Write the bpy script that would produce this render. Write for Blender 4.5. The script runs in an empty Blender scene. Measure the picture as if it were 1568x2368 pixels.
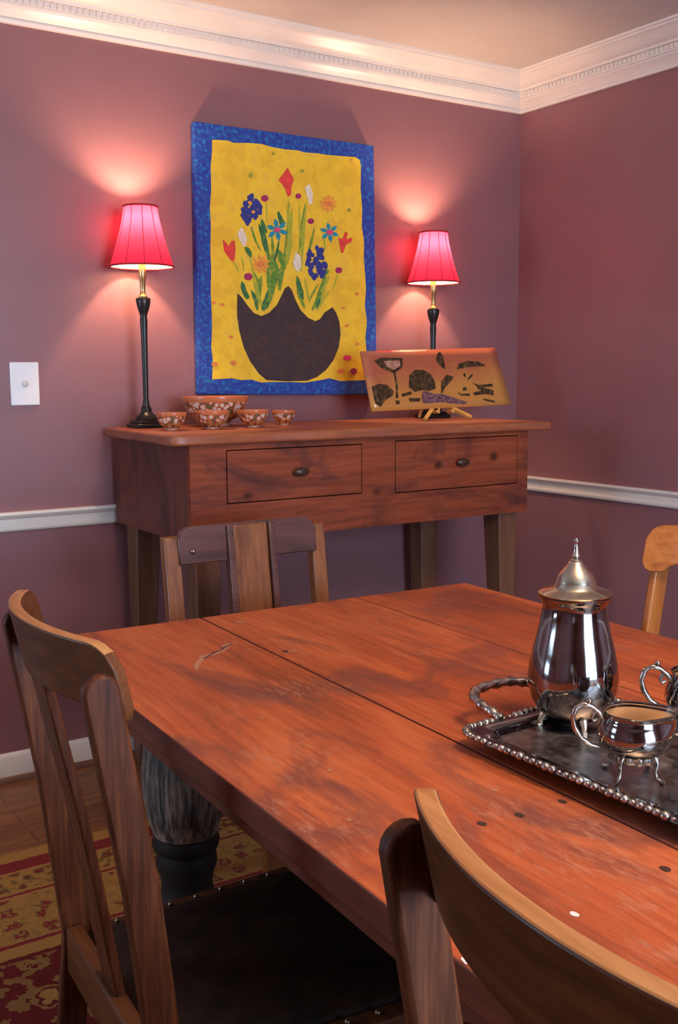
import bpy, bmesh, math, random
from math import sin, cos, pi, radians as R
from mathutils import Vector, Matrix
random.seed(7)
S = bpy.context.scene
COL = S.collection

# ------------------------------------------------------------ camera
cam = bpy.data.cameras.new('camera'); co = bpy.data.objects.new('camera', cam); COL.objects.link(co)
cam.sensor_fit = 'VERTICAL'; cam.sensor_height = 36.0; cam.lens = 2421.37 / 2368 * 36.0
cam.clip_start = 0.02
_p, _y, _r = 0.1292231, 0.5806398, -0.0056727
_d = Vector((sin(_y)*cos(_p), cos(_y)*cos(_p), -sin(_p)))
_x = Vector((cos(_y), -sin(_y), 0)); _u = _x.cross(_d)
_x2 = cos(_r)*_x + sin(_r)*_u; _u2 = -sin(_r)*_x + cos(_r)*_u
m = Matrix((( _x2.x, _u2.x, -_d.x, -3.0795), (_x2.y, _u2.y, -_d.y, -3.3178), (_x2.z, _u2.z, -_d.z, 1.30), (0, 0, 0, 1)))
co.matrix_world = m
S.camera = co
cam.dof.use_dof = False

# ------------------------------------------------------------ view, world, lights
S.view_settings.view_transform = 'Standard'; S.view_settings.look = 'None'
S.view_settings.gamma = 1; S.view_settings.use_curve_mapping = False
EXPOSURE = 0.0
S.view_settings.exposure = EXPOSURE
W = bpy.data.worlds.new('world'); S.world = W; W.use_nodes = True
W.node_tree.nodes['Background'].inputs[0].default_value = (0.55, 0.7, 1, 1)
W.node_tree.nodes['Background'].inputs[1].default_value = 0.6
DAY = (0.52, 0.73, 1.0)
WARM = (1.0, 0.64, 0.39)
def area(name, loc, rot, sx, sy, power, color):
    l = bpy.data.lights.new(name, 'AREA'); l.shape = 'RECTANGLE'; l.size = sx; l.size_y = sy
    l.energy = power; l.color = color
    o = bpy.data.objects.new(name, l); o.location = loc; o.rotation_euler = rot; COL.objects.link(o); return o
# daylight falling in through the two windows behind the camera
P_FRONT, P_LEFT, P_LAMP, P_CEIL = 165, 44, 19, 54
area('daylight_front', (-1.9, -5.32, 1.35), (R(90), 0, 0), 1.5, 1.5, P_FRONT, DAY)
area('daylight_left', (-4.98, -.80, 1.35), (R(90), 0, R(-90)), .9, 1.4, P_LEFT, DAY)

# ------------------------------------------------------------ materials
def newmat(name):
    M = bpy.data.materials.new(name); M.use_nodes = True
    nt = M.node_tree; b = nt.nodes['Principled BSDF']; return M, nt, b
def srgb(r, g, b):
    f = lambda c: (c/255/12.92) if c/255 <= .04045 else ((c/255+.055)/1.055)**2.4
    return (f(r), f(g), f(b), 1)
def N(nt, t, **k):
    n = nt.nodes.new(t)
    for a, v in k.items(): setattr(n, a, v)
    return n
def coords(nt, scale=(1, 1, 1), rot=(0, 0, 0)):
    tc = N(nt, 'ShaderNodeTexCoord'); mp = N(nt, 'ShaderNodeMapping')
    mp.inputs['Scale'].default_value = scale; mp.inputs['Rotation'].default_value = rot
    nt.links.new(tc.outputs['Object'], mp.inputs[0]); return mp.outputs[0]
def noise(nt, vec, scale, detail=4, rough=.55, dist=0):
    n = N(nt, 'ShaderNodeTexNoise'); n.inputs['Scale'].default_value = scale; n.inputs['Detail'].default_value = detail
    n.inputs['Roughness'].default_value = rough; n.inputs['Distortion'].default_value = dist
    nt.links.new(vec, n.inputs['Vector']); return n.outputs['Fac']
def ramp(nt, fac, stops, mode='LINEAR'):
    r = N(nt, 'ShaderNodeValToRGB'); cr = r.color_ramp; cr.interpolation = mode
    while len(cr.elements) < len(stops): cr.elements.new(.5)
    for e, (p, c) in zip(cr.elements, stops): e.position = p; e.color = c if len(c) == 4 else (*c, 1)
    nt.links.new(fac, r.inputs[0]); return r.outputs[0]
def mixc(nt, fac, a, b, mode='MIX'):
    n = N(nt, 'ShaderNodeMix', data_type='RGBA', blend_type=mode)
    def put(s, v):
        if hasattr(v, 'links'): nt.links.new(v, s)
        else: s.default_value = v
    put(n.inputs[0], fac); put(n.inputs[6], a); put(n.inputs[7], b); return n.outputs[2]
def mth(nt, op, a, b=0.0, c=None):
    n = N(nt, 'ShaderNodeMath', operation=op)
    for i, v in enumerate((a, b) if c is None else (a, b, c)):
        if hasattr(v, 'links'): nt.links.new(v, n.inputs[i])
        else: n.inputs[i].default_value = v
    return n.outputs[0]
def bump(nt, b, h, strength=.2, dist=.002):
    n = N(nt, 'ShaderNodeBump'); n.inputs['Strength'].default_value = strength; n.inputs['Distance'].default_value = dist
    nt.links.new(h, n.inputs['Height']); nt.links.new(n.outputs[0], b.inputs['Normal'])
BW = ((0, 0, 0, 1), (1, 1, 1, 1))
def plain(name, c, rough=.5, metal=0, spec=.5, var=0.06, vs=8):
    M, nt, b = newmat(name)
    v = noise(nt, coords(nt), vs)
    c2 = tuple(min(1, x*(1+var*2)) for x in c[:3]) + (1,); c1 = tuple(x*(1-var*2) for x in c[:3]) + (1,)
    nt.links.new(ramp(nt, v, [(.3, c1), (.7, c2)]), b.inputs['Base Color'])
    b.inputs['Roughness'].default_value = rough; b.inputs['Metallic'].default_value = metal
    b.inputs['Specular IOR Level'].default_value = spec
    return M
def wood(name, dark, mid, light, axis='y', rough=.4, fine=90, blot=3.0, stain=None, stain_amt=.5, grain=.5, spec=.5, coat=0, knots=False, scuff=None):
    M, nt, b = newmat(name)
    st = {'x': (.06, 1, 1), 'y': (1, .06, 1), 'z': (1, 1, .06)}[axis]
    st2 = {'x': (.25, 1, 1), 'y': (1, .25, 1), 'z': (1, 1, .25)}[axis]
    v = coords(nt, st); v2 = coords(nt, st2)
    big = noise(nt, v2, blot, 6, .6, .6)
    fin = noise(nt, v, fine, 5, .65, .3)
    mm = mth(nt, 'ADD', mth(nt, 'MULTIPLY', big, 1-grain), mth(nt, 'MULTIPLY', fin, grain))
    colr = ramp(nt, mm, [(.34, dark), (.5, mid), (.66, light)])
    if stain is not None:
        s = noise(nt, coords(nt, tuple(1 if q == 1 else .45 for q in st)), 5.5, 6, .62, 1.2)
        colr = mixc(nt, mth(nt, 'MULTIPLY', ramp(nt, s, [(.50, (0, 0, 0, 1)), (.66, (1, 1, 1, 1))]), stain_amt), colr, stain)
    if scuff is not None:
        s2 = mth(nt, 'MULTIPLY', ramp(nt, noise(nt, coords(nt), 5, 3, .6), [(.48, BW[0]), (.66, BW[1])]), ramp(nt, noise(nt, coords(nt, st2), 95, 4, .7, .5), [(.50, BW[0]), (.64, BW[1])]))
        colr = mixc(nt, mth(nt, 'MULTIPLY', s2, .6), colr, scuff)
    if knots:
        vo = N(nt, 'ShaderNodeTexVoronoi'); vo.inputs['Scale'].default_value = 7.3
        nt.links.new(coords(nt, tuple(1 if q == 1 else .7 for q in st)), vo.inputs['Vector'])
        k = mth(nt, 'ADD', vo.outputs['Distance'], mth(nt, 'MULTIPLY', noise(nt, v2, 22, 4), .22))
        colr = mixc(nt, ramp(nt, k, [(.15, (.8, .8, .8, 1)), (.24, (0, 0, 0, 1))]), colr, tuple(x*.22 for x in dark[:3]) + (1,))
    nt.links.new(colr, b.inputs['Base Color'])
    nt.links.new(ramp(nt, big, [(.3, (rough*.8,)*3), (.7, (min(1, rough*1.25),)*3)]), b.inputs['Roughness'])
    b.inputs['Specular IOR Level'].default_value = spec
    b.inputs['Coat Weight'].default_value = coat; b.inputs['Coat Roughness'].default_value = .2
    bump(nt, b, fin, .25, .001)
    return M

MAT = {}
def wall_paint():
    M, nt, b = newmat('mauve_wall_paint')
    v = noise(nt, coords(nt), 3, 5)
    nt.links.new(ramp(nt, v, [(.3, (.240, .104, .112, 1)), (.7, (.266, .117, .126, 1))]), b.inputs['Base Color'])
    b.inputs['Roughness'].default_value = .42; b.inputs['Specular IOR Level'].default_value = .35
    bump(nt, b, noise(nt, coords(nt), 260, 3), .08, .001)
    return M
MAT['wall'] = wall_paint()
MAT['trim'] = plain('white_gloss_trim_paint', (.73, .66, .60, 1), .35, var=.02)
MAT['ceiling'] = plain('flat_white_ceiling_paint', (.57, .51, .475, 1), .8, var=.015)
MAT['plate'] = plain('white_plastic', (.84, .80, .78, 1), .3, var=.01)
MAT['plastic_grey'] = plain('greyish_plastic', (.55, .52, .50, 1), .4)
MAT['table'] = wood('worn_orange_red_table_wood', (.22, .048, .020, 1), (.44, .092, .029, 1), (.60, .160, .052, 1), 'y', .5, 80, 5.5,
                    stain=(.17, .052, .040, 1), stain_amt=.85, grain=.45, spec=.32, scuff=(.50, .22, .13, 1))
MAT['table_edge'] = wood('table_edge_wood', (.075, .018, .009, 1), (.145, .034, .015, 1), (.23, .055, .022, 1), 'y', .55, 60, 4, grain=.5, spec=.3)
MAT['crack'] = plain('dark_crack', (.05, .018, .010, 1), .9)
MAT['scratch'] = plain('pale_scratch', (.46, .20, .11, 1), .7)
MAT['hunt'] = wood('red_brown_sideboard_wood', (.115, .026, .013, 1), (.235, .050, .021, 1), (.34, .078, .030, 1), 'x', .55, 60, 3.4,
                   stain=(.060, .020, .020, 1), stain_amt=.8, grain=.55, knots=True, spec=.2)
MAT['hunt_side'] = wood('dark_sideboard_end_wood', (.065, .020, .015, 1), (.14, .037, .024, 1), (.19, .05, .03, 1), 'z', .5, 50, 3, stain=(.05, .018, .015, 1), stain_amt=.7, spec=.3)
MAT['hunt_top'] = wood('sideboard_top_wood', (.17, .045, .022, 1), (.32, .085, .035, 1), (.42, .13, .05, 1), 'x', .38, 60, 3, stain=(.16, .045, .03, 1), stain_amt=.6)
MAT['hunt_leg'] = wood('sideboard_leg_wood', (.07, .026, .014, 1), (.15, .060, .030, 1), (.21, .09, .045, 1), 'z', .45, 40, 4, grain=.5)
MAT['knob'] = plain('dark_wooden_knob', (.05, .022, .012, 1), .35)
MAT['oak_dark'] = wood('dark_oak', (.032, .009, .005, 1), (.092, .026, .010, 1), (.18, .056, .020, 1), 'z', .45, 110, 6, grain=.62, coat=.0, spec=.22)
MAT['oak_crest'] = wood('crest_oak', (.06, .020, .008, 1), (.125, .042, .015, 1), (.19, .068, .024, 1), 'y', .42, 80, 4, grain=.5, coat=.0, spec=.25)
MAT['oak_crest_top'] = wood('pale_oak_edge', (.25, .095, .030, 1), (.42, .18, .06, 1), (.55, .27, .10, 1), 'y', .4, 80, 6, grain=.6)  # paler oak for the upward faces of the dark crest rails
MAT['oak_far'] = wood('brown_oak', (.11, .034, .011, 1), (.26, .085, .025, 1), (.37, .13, .038, 1), 'z', .34, 80, 5, grain=.5, coat=.4)
MAT['oak_rail'] = wood('brown_oak_rail', (.05, .019, .017, 1), (.11, .040, .030, 1), (.18, .065, .045, 1), 'y', .30, 80, 5, grain=.5, coat=.4)
MAT['oak_light'] = wood('golden_oak', (.28, .085, .016, 1), (.47, .155, .032, 1), (.60, .23, .060, 1), 'z', .35, 60, 5, grain=.5, coat=.2)
MAT['oak_light_rail'] = wood('golden_oak_rail', (.26, .075, .014, 1), (.44, .14, .028, 1), (.56, .20, .045, 1), 'y', .35, 60, 5, grain=.6, coat=.2)
MAT['leather'] = plain('dark_brown_leather', (.022, .009, .005, 1), .6, 0, .2, var=.25, vs=25)
MAT['nail'] = plain('nail_head_metal', (.35, .28, .20, 1), .3, .9)
MAT['black_metal'] = plain('black_bronze', (.020, .018, .018, 1), .3, .3)
MAT['brass'] = plain('aged_brass', (.50, .33, .14, 1), .28, .9, var=.15)
MAT['yellow_wood'] = wood('yellow_easel_wood', (.45, .20, .05, 1), (.62, .32, .08, 1), (.7, .4, .12, 1), 'z', .4, 60, 5)

def silver(name, c1, c2, r1, r2, s=14):
    M, nt, b = newmat(name)
    v = noise(nt, coords(nt), s, 6, .6)
    nt.links.new(ramp(nt, v, [(.35, c1), (.7, c2)]), b.inputs['Base Color'])
    nt.links.new(ramp(nt, v, [(.3, (r1,)*3), (.7, (r2,)*3)]), b.inputs['Roughness'])
    b.inputs['Metallic'].default_value = 1
    return M
MAT['silver'] = silver('tarnished_silver', (.20, .18, .175, 1), (.40, .375, .36, 1), .05, .13)
MAT['silver_lid'] = silver('yellowed_silver', (.55, .47, .34, 1), (.72, .66, .54, 1), .15, .28)
MAT['silver_gilt'] = silver('pale_gilt_lining', (.78, .60, .42, 1), (.90, .74, .56, 1), .38, .5)
MAT['silver_orn'] = silver('ornate_silver', (.28, .24, .21, 1), (.74, .68, .62, 1), .15, .35, 60)
MAT['silver_tray'] = silver('worn_engraved_tray_silver', (.15, .13, .125, 1), (.52, .47, .45, 1), .22, .48, 34)
MAT['gilt'] = MAT['silver_gilt']

def leg_paint():
    M, nt, b = newmat('weathered_grey_paint')
    v = noise(nt, coords(nt, (1, 1, .09)), 70, 5, .7)
    nt.links.new(ramp(nt, v, [(.40, (.022, .018, .016, 1)), (.50, (.11, .078, .055, 1)), (.62, (.29, .20, .145, 1))]), b.inputs['Base Color'])
    b.inputs['Roughness'].default_value = .7; bump(nt, b, v, .5, .003)
    return M
MAT['leg_grey'] = leg_paint()
MAT['leg_black'] = plain('black_leg_paint', (.022, .018, .015, 1), .5, 0, .18, var=.2)
MAT['leg_red'] = plain('dark_red_leg_paint', (.085, .022, .018, 1), .5, var=.25)

def floor_mat():
    M, nt, b = newmat('oak_floorboards')
    v = coords(nt)
    br = N(nt, 'ShaderNodeTexBrick'); nt.links.new(v, br.inputs['Vector'])
    br.inputs['Scale'].default_value = 1; br.inputs['Brick Width'].default_value = .9; br.inputs['Row Height'].default_value = .083
    br.inputs['Mortar Size'].default_value = .0012; br.inputs['Color1'].default_value = (.30, .125, .045, 1)
    br.inputs['Color2'].default_value = (.22, .088, .034, 1); br.inputs['Mortar'].default_value = (.04, .015, .008, 1)
    g = noise(nt, coords(nt, (.08, 1, 1)), 60, 5)
    nt.links.new(mixc(nt, .8, br.outputs[0], ramp(nt, g, [(.35, (.55, .5, .45, 1)), (.65, (1.2, 1.1, 1.0, 1))]), 'MULTIPLY'), b.inputs['Base Color'])
    b.inputs['Roughness'].default_value = .38
    return M
MAT['floor'] = floor_mat()

RUG = dict(x0=-3.75, x1=-.45, y0=-4.4, y1=-.545)
def rug_mat():
    # border bands, measured inward from the rug's own edge; flowers and vines woven into the field
    M, nt, b = newmat('oriental_rug_wool')
    tc = N(nt, 'ShaderNodeTexCoord'); sp = N(nt, 'ShaderNodeSeparateXYZ'); nt.links.new(tc.outputs['Object'], sp.inputs[0])
    hx, hy = (RUG['x1']-RUG['x0'])/2, (RUG['y1']-RUG['y0'])/2
    dx = mth(nt, 'SUBTRACT', hx, mth(nt, 'ABSOLUTE', sp.outputs[0])); dy = mth(nt, 'SUBTRACT', hy, mth(nt, 'ABSOLUTE', sp.outputs[1]))
    d = mth(nt, 'MINIMUM', dx, dy)
    GOLD = (.42, .215, .055, 1); GOLD2 = (.30, .155, .045, 1); RED = (.155, .018, .016, 1); RED2 = (.24, .03, .028, 1); GRN = (.13, .10, .03, 1)
    wob = noise(nt, coords(nt), 60, 3)
    dd = mth(nt, 'ADD', d, mth(nt, 'MULTIPLY', mth(nt, 'SUBTRACT', wob, .5), .012))
    base = ramp(nt, dd, [(0, GOLD), (.055, RED2), (.115, GOLD), (.235, RED2), (.25, GOLD), (.47, RED2), (.485, GOLD), (.535, RED), (1, RED)], 'CONSTANT')
    # motif in gold border
    vc = coords(nt); wv = noise(nt, vc, 9, 3)
    vo = N(nt, 'ShaderNodeTexVoronoi'); vo.inputs['Scale'].default_value = 17; vo.inputs['Randomness'].default_value = .75
    nt.links.new(vc, vo.inputs['Vector'])
    q = mth(nt, 'ADD', vo.outputs['Distance'], mth(nt, 'MULTIPLY', mth(nt, 'SUBTRACT', noise(nt, vc, 48, 3), .5), 1.3))
    mot_b = ramp(nt, q, [(0, GOLD2), (.10, RED2), (.24, GOLD2), (.30, GRN), (.335, GOLD), (.52, GOLD2), (.60, GOLD)], 'CONSTANT')
    inb = mth(nt, 'MULTIPLY', mth(nt, 'GREATER_THAN', dd, .26), mth(nt, 'LESS_THAN', dd, .465))
    inb2 = mth(nt, 'MULTIPLY', mth(nt, 'GREATER_THAN', dd, .13), mth(nt, 'LESS_THAN', dd, .225))
    c = mixc(nt, inb, base, mot_b)
    mot_s = ramp(nt, noise(nt, vc, 38, 3), [(0, RED2), (.40, GRN), (.45, GOLD2), (.52, GOLD)], 'CONSTANT')
    c = mixc(nt, inb2, c, mot_s)
    # field: ring flowers, leaves
    vf = N(nt, 'ShaderNodeTexVoronoi'); vf.inputs['Scale'].default_value = 7.5; vf.inputs['Randomness'].default_value = .7
    nt.links.new(vc, vf.inputs['Vector'])
    qf = mth(nt, 'ADD', vf.outputs['Distance'], mth(nt, 'MULTIPLY', mth(nt, 'SUBTRACT', noise(nt, vc, 26, 2), .5), .35))
    mot_f = ramp(nt, qf, [(0, GOLD), (.10, GRN), (.15, GOLD), (.27, RED), (.31, GOLD2), (.36, RED)], 'CONSTANT')
    ve = N(nt, 'ShaderNodeTexNoise'); ve.inputs['Scale'].default_value = 24; ve.inputs['Detail'].default_value = 2; nt.links.new(vc, ve.inputs['Vector'])
    leaf = ramp(nt, ve.outputs['Fac'], [(0, BW[0]), (.55, (.85, .85, .85, 1)), (.78, BW[0])], 'CONSTANT')
    mot_f = mixc(nt, mth(nt, 'MULTIPLY', leaf, mth(nt, 'GREATER_THAN', qf, .3)), mot_f, GOLD2)
    c = mixc(nt, mth(nt, 'GREATER_THAN', dd, .55), c, mot_f)
    nt.links.new(mixc(nt, .6, c, ramp(nt, noise(nt, vc, 300, 2), [(.3, (.6, .6, .6, 1)), (.7, (1.25, 1.25, 1.25, 1))]), 'MULTIPLY'), b.inputs['Base Color'])
    b.inputs['Roughness'].default_value = .95; b.inputs['Specular IOR Level'].default_value = .1
    bump(nt, b, noise(nt, vc, 400, 2), .6, .004)
    return M
MAT['rug'] = rug_mat()

def shade_mat():
    M, nt, b = newmat('red_silk_shade')
    nt.nodes.remove(b); out = nt.nodes['Material Output']
    geo = N(nt, 'ShaderNodeNewGeometry')
    colr = mixc(nt, geo.outputs['Backfacing'], (.60, .008, .05, 1), (.92, .84, .72, 1))
    df = N(nt, 'ShaderNodeBsdfDiffuse'); nt.links.new(colr, df.inputs[0])
    tr = N(nt, 'ShaderNodeBsdfTranslucent'); tr.inputs[0].default_value = (.95, .055, .14, 1)
    mx = N(nt, 'ShaderNodeMixShader'); mx.inputs[0].default_value = .095
    nt.links.new(df.outputs[0], mx.inputs[1]); nt.links.new(tr.outputs[0], mx.inputs[2]); nt.links.new(mx.outputs[0], out.inputs[0])
    return M
MAT['shade'] = shade_mat()
MAT['shade_trim'] = plain('dark_red_braid', (.32, .006, .015, 1), .8)
def emis(name, c, s):
    M, nt, b = newmat(name); b.inputs['Base Color'].default_value = c
    b.inputs['Emission Color'].default_value = c; b.inputs['Emission Strength'].default_value = s; return M
MAT['bulb'] = emis('glowing_bulb', (1, .78, .5, 1), 8)

def bowl_mat():
    M, nt, b = newmat('painted_floral_ceramic')
    tc = N(nt, 'ShaderNodeTexCoord'); sp = N(nt, 'ShaderNodeSeparateXYZ'); nt.links.new(tc.outputs['Generated'], sp.inputs[0])
    v = coords(nt)
    vo = N(nt, 'ShaderNodeTexVoronoi'); vo.inputs['Scale'].default_value = 75; nt.links.new(v, vo.inputs['Vector'])
    OR = (.52, .15, .055, 1); WH = (.62, .48, .42, 1); GR = (.12, .13, .06, 1); YE = (.58, .33, .07, 1); BR = (.25, .06, .035, 1)
    pat = ramp(nt, vo.outputs['Distance'], [(0, WH), (.34, WH), (.44, OR), (.60, BR), (.75, GR)], 'CONSTANT')
    low = ramp(nt, vo.outputs['Distance'], [(0, YE), (.35, OR), (.6, BR)], 'CONSTANT')
    z = sp.outputs[2]
    c = mixc(nt, mth(nt, 'GREATER_THAN', z, .42), low, pat)
    c = mixc(nt, mth(nt, 'GREATER_THAN', z, .82), c, OR)
    c = mixc(nt, mth(nt, 'LESS_THAN', z, .12), c, (.45, .2, .15, 1))
    nt.links.new(c, b.inputs['Base Color']); b.inputs['Roughness'].default_value = .25
    return M
MAT['bowl'] = bowl_mat()
def speckle(name, c1, c2, c3, s=70, rough=.75):
    M, nt, b = newmat(name)
    nt.links.new(ramp(nt, noise(nt, coords(nt), s, 3, .6), [(.40, c1), (.55, c2), (.66, c3)]), b.inputs['Base Color'])
    b.inputs['Roughness'].default_value = rough; return M
MAT['p_blue'] = speckle('blue_border_paint', (.010, .030, .25, 1), (.010, .065, .34, 1), (.012, .19, .40, 1))
MAT['p_yellow'] = speckle('yellow_ground_paint', (.78, .46, .022, 1), (.88, .56, .025, 1), (.80, .50, .04, 1), 14)
MAT['p_vase'] = speckle('dark_brown_vase_paint', (.036, .020, .022, 1), (.044, .024, .024, 1), (.07, .028, .022, 1), 40)
for k, c in dict(r=(.75, .055, .035), w=(.80, .68, .52), b=(.025, .035, .22), t=(.02, .26, .36), o=(.85, .33, .04), p=(.80, .05, .16), m=(.36, .02, .10), q=(.78, .22, .05), v=(.38, .32, .03)).items():
    MAT['f_'+k] = speckle('flower_paint_'+{'r':'red','w':'white','b':'navy','t':'turquoise','o':'orange','p':'pink','m':'magenta','q':'coral','v':'olive'}[k], tuple(x*.85 for x in c)+(1,), c+(1,), tuple(min(1, x*1.15) for x in c)+(1,), 60)
MAT['f_w2'] = MAT['f_o']
MAT['s_g'] = speckle('green_stem_paint', (.09, .22, .02, 1), (.16, .28, .025, 1), (.3, .35, .03, 1), 60)
MAT['s_d'] = speckle('dark_green_leaf_paint', (.02, .12, .05, 1), (.05, .17, .035, 1), (.13, .24, .03, 1), 60)
MAT['s_l'] = speckle('light_green_stem_paint', (.32, .38, .025, 1), (.42, .42, .03, 1), (.5, .42, .03, 1), 60)
def platter_mat():
    M, nt, b = newmat('salmon_to_gold_glaze')
    tc = N(nt, 'ShaderNodeTexCoord'); sp = N(nt, 'ShaderNodeSeparateXYZ'); nt.links.new(tc.outputs['Object'], sp.inputs[0])
    f = mth(nt, 'ADD', mth(nt, 'SUBTRACT', mth(nt, 'MULTIPLY', sp.outputs[0], .35), mth(nt, 'MULTIPLY', sp.outputs[1], 3.0)), mth(nt, 'MULTIPLY', noise(nt, coords(nt), 12, 4), .5))
    nt.links.new(ramp(nt, f, [(.08, (.43, .115, .055, 1)), (.36, (.54, .235, .055, 1))]), b.inputs['Base Color'])
    b.inputs['Roughness'].default_value = .14; b.inputs['Coat Weight'].default_value = .5
    return M
MAT['platter'] = platter_mat()
MAT['pl_k'] = speckle('dark_umber_glaze', (.035, .022, .012, 1), (.075, .045, .02, 1), (.16, .09, .03, 1), 60, .2)
MAT['pl_s'] = speckle('pale_pink_glaze', (.36, .16, .10, 1), (.45, .22, .14, 1), (.5, .3, .2, 1), 60, .2)
MAT['pl_u'] = speckle('violet_glaze', (.10, .045, .07, 1), (.2, .09, .11, 1), (.30, .17, .11, 1), 110, .2)

# ------------------------------------------------------------ mesh helpers
class MB:
    def __init__(s): s.v = []; s.f = []; s.mi = []
    def add(s, vs, fs, mi=0, M=None):
        o = len(s.v)
        s.v += [tuple(M @ Vector(p)) if M else tuple(p) for p in vs]
        for f in fs: s.f.append(tuple(i+o for i in f)); s.mi.append(mi)
    def box(s, x0, x1, y0, y1, z0, z1, mi=0, M=None):
        v = [(x, y, z) for x in (x0, x1) for y in (y0, y1) for z in (z0, z1)]
        s.add(v, [(0, 1, 3, 2), (4, 6, 7, 5), (0, 4, 5, 1), (2, 3, 7, 6), (0, 2, 6, 4), (1, 5, 7, 3)], mi, M)
    def lathe(s, prof, n=32, c=(0, 0, 0), mi=0, M=None, mod=None, mis=None, cap=True):
        vs = []
        for k, (r, z) in enumerate(prof):
            for i in range(n):
                a = 2*pi*i/n; rr = max(r, 1e-5)*(mod(a, z) if mod else 1)
                vs.append((c[0]+rr*cos(a), c[1]+rr*sin(a), c[2]+z))
        o = len(s.v); s.v += [tuple(M @ Vector(p)) if M else p for p in vs]
        for k in range(len(prof)-1):
            for i in range(n):
                j = (i+1) % n
                s.f.append((o+k*n+i, o+k*n+j, o+(k+1)*n+j, o+(k+1)*n+i)); s.mi.append(mis[k] if mis else mi)
        if cap:
            s.f.append(tuple(o+i for i in reversed(range(n)))); s.mi.append(mis[0] if mis else mi)
            s.f.append(tuple(o+(len(prof)-1)*n+i for i in range(n))); s.mi.append(mis[-1] if mis else mi)
    def tube(s, pts, rad, n=10, mi=0, closed=False, M=None, sq=None):
        P = [Vector(p) for p in pts]; L = len(P); rr = rad if isinstance(rad, (list, tuple)) else [rad]*L
        up = Vector((0, 0, 1)); vs = []
        ref = None
        for i, p in enumerate(P):
            t = (P[(i+1) % L] - P[i-1]) if closed else (P[min(i+1, L-1)] - P[max(i-1, 0)])
            t.normalize()
            if ref is None:
                ref = up if abs(t.z) < .9 else Vector((1, 0, 0))
            a = ref - t*ref.dot(t); a.normalize(); ref = a; b = t.cross(a)
            for k in range(n):
                th = 2*pi*k/n
                vs.append(p + rr[i]*(cos(th)*a*(sq[0] if sq else 1) + sin(th)*b*(sq[1] if sq else 1)))
        o = len(s.v); s.v += [tuple(M @ v) if M else tuple(v) for v in vs]
        for i in range(L if closed else L-1):
            for k in range(n):
                k2 = (k+1) % n; i2 = (i+1) % L
                s.f.append((o+i*n+k, o+i*n+k2, o+i2*n+k2, o+i2*n+k)); s.mi.append(mi)
        if not closed:
            s.f.append(tuple(o+k for k in reversed(range(n)))); s.mi.append(mi)
            s.f.append(tuple(o+(L-1)*n+k for k in range(n))); s.mi.append(mi)
    def prism(s, poly, t0, t1, axis='y', mi=0, M=None):
        # polygon in the plane perpendicular to axis, extruded from t0 to t1
        def pt(a, b, t): return {'y': (a, t, b), 'z': (a, b, t), 'x': (t, a, b)}[axis]
        n = len(poly); v = [pt(a, b, t0) for a, b in poly] + [pt(a, b, t1) for a, b in poly]
        f = [tuple(range(n)), tuple(reversed(range(n, 2*n)))] + [((i+1) % n, i, i+n, (i+1) % n+n) for i in range(n)]
        s.add(v, f, mi, M)
    def sphere(s, c, r, n=12, mi=0, M=None, sz=1):
        s.lathe([(r*sin(pi*k/n), -r*cos(pi*k/n)*sz) for k in range(n+1)], n*2, c, mi, M)
    def build(s, name, mats, parent=None, smooth=None, bevel=0, segs=2, subsurf=0, loc=None):
        me = bpy.data.meshes.new(name); me.from_pydata(s.v, [], s.f)
        if not isinstance(mats, (list, tuple)): mats = [mats]
        for mm in mats: me.materials.append(mm)
        for p, i in zip(me.polygons, s.mi): p.material_index = i
        bm = bmesh.new(); bm.from_mesh(me); bmesh.ops.remove_doubles(bm, verts=bm.verts, dist=1e-6)
        bmesh.ops.recalc_face_normals(bm, faces=bm.faces); bm.to_mesh(me); bm.free()
        if smooth is not None:
            me.shade_smooth(); me.set_sharp_from_angle(angle=R(smooth))
        me.update()
        o = bpy.data.objects.new(name, me); COL.objects.link(o)
        if parent: o.parent = parent
        if loc: o.location = loc
        if bevel:
            b = o.modifiers.new('bevel', 'BEVEL'); b.width = bevel; b.segments = segs; b.limit_method = 'ANGLE'; b.angle_limit = R(35)
            b.harden_normals = False
            me.shade_smooth(); me.set_sharp_from_angle(angle=R(50))
        if subsurf:
            m_ = o.modifiers.new('sub', 'SUBSURF'); m_.levels = subsurf; m_.render_levels = subsurf
        return o
def tag(o, label, cat, group=None):
    o['label'] = label; o['category'] = cat
    if group: o['group'] = group
    return o
def thing(name, label, cat, loc=(0, 0, 0), rz=0, group=None):
    o = bpy.data.objects.new(name, None); COL.objects.link(o); o.location = loc; o.rotation_euler = (0, 0, R(rz))
    o.empty_display_size = .1
    return tag(o, label, cat, group)
def struct(o): o['kind'] = 'structure'; return o
def copy_thing(root, loc, rz, label, group=None):
    r = root.copy(); COL.objects.link(r); r.location = loc; r.rotation_euler = (0, 0, R(rz)); r['label'] = label
    if group: r['group'] = group
    for ch in list(root.children):
        c = ch.copy(); COL.objects.link(c); c.parent = r
        for g in list(ch.children):
            d = g.copy(); COL.objects.link(d); d.parent = c
    return r

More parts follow.
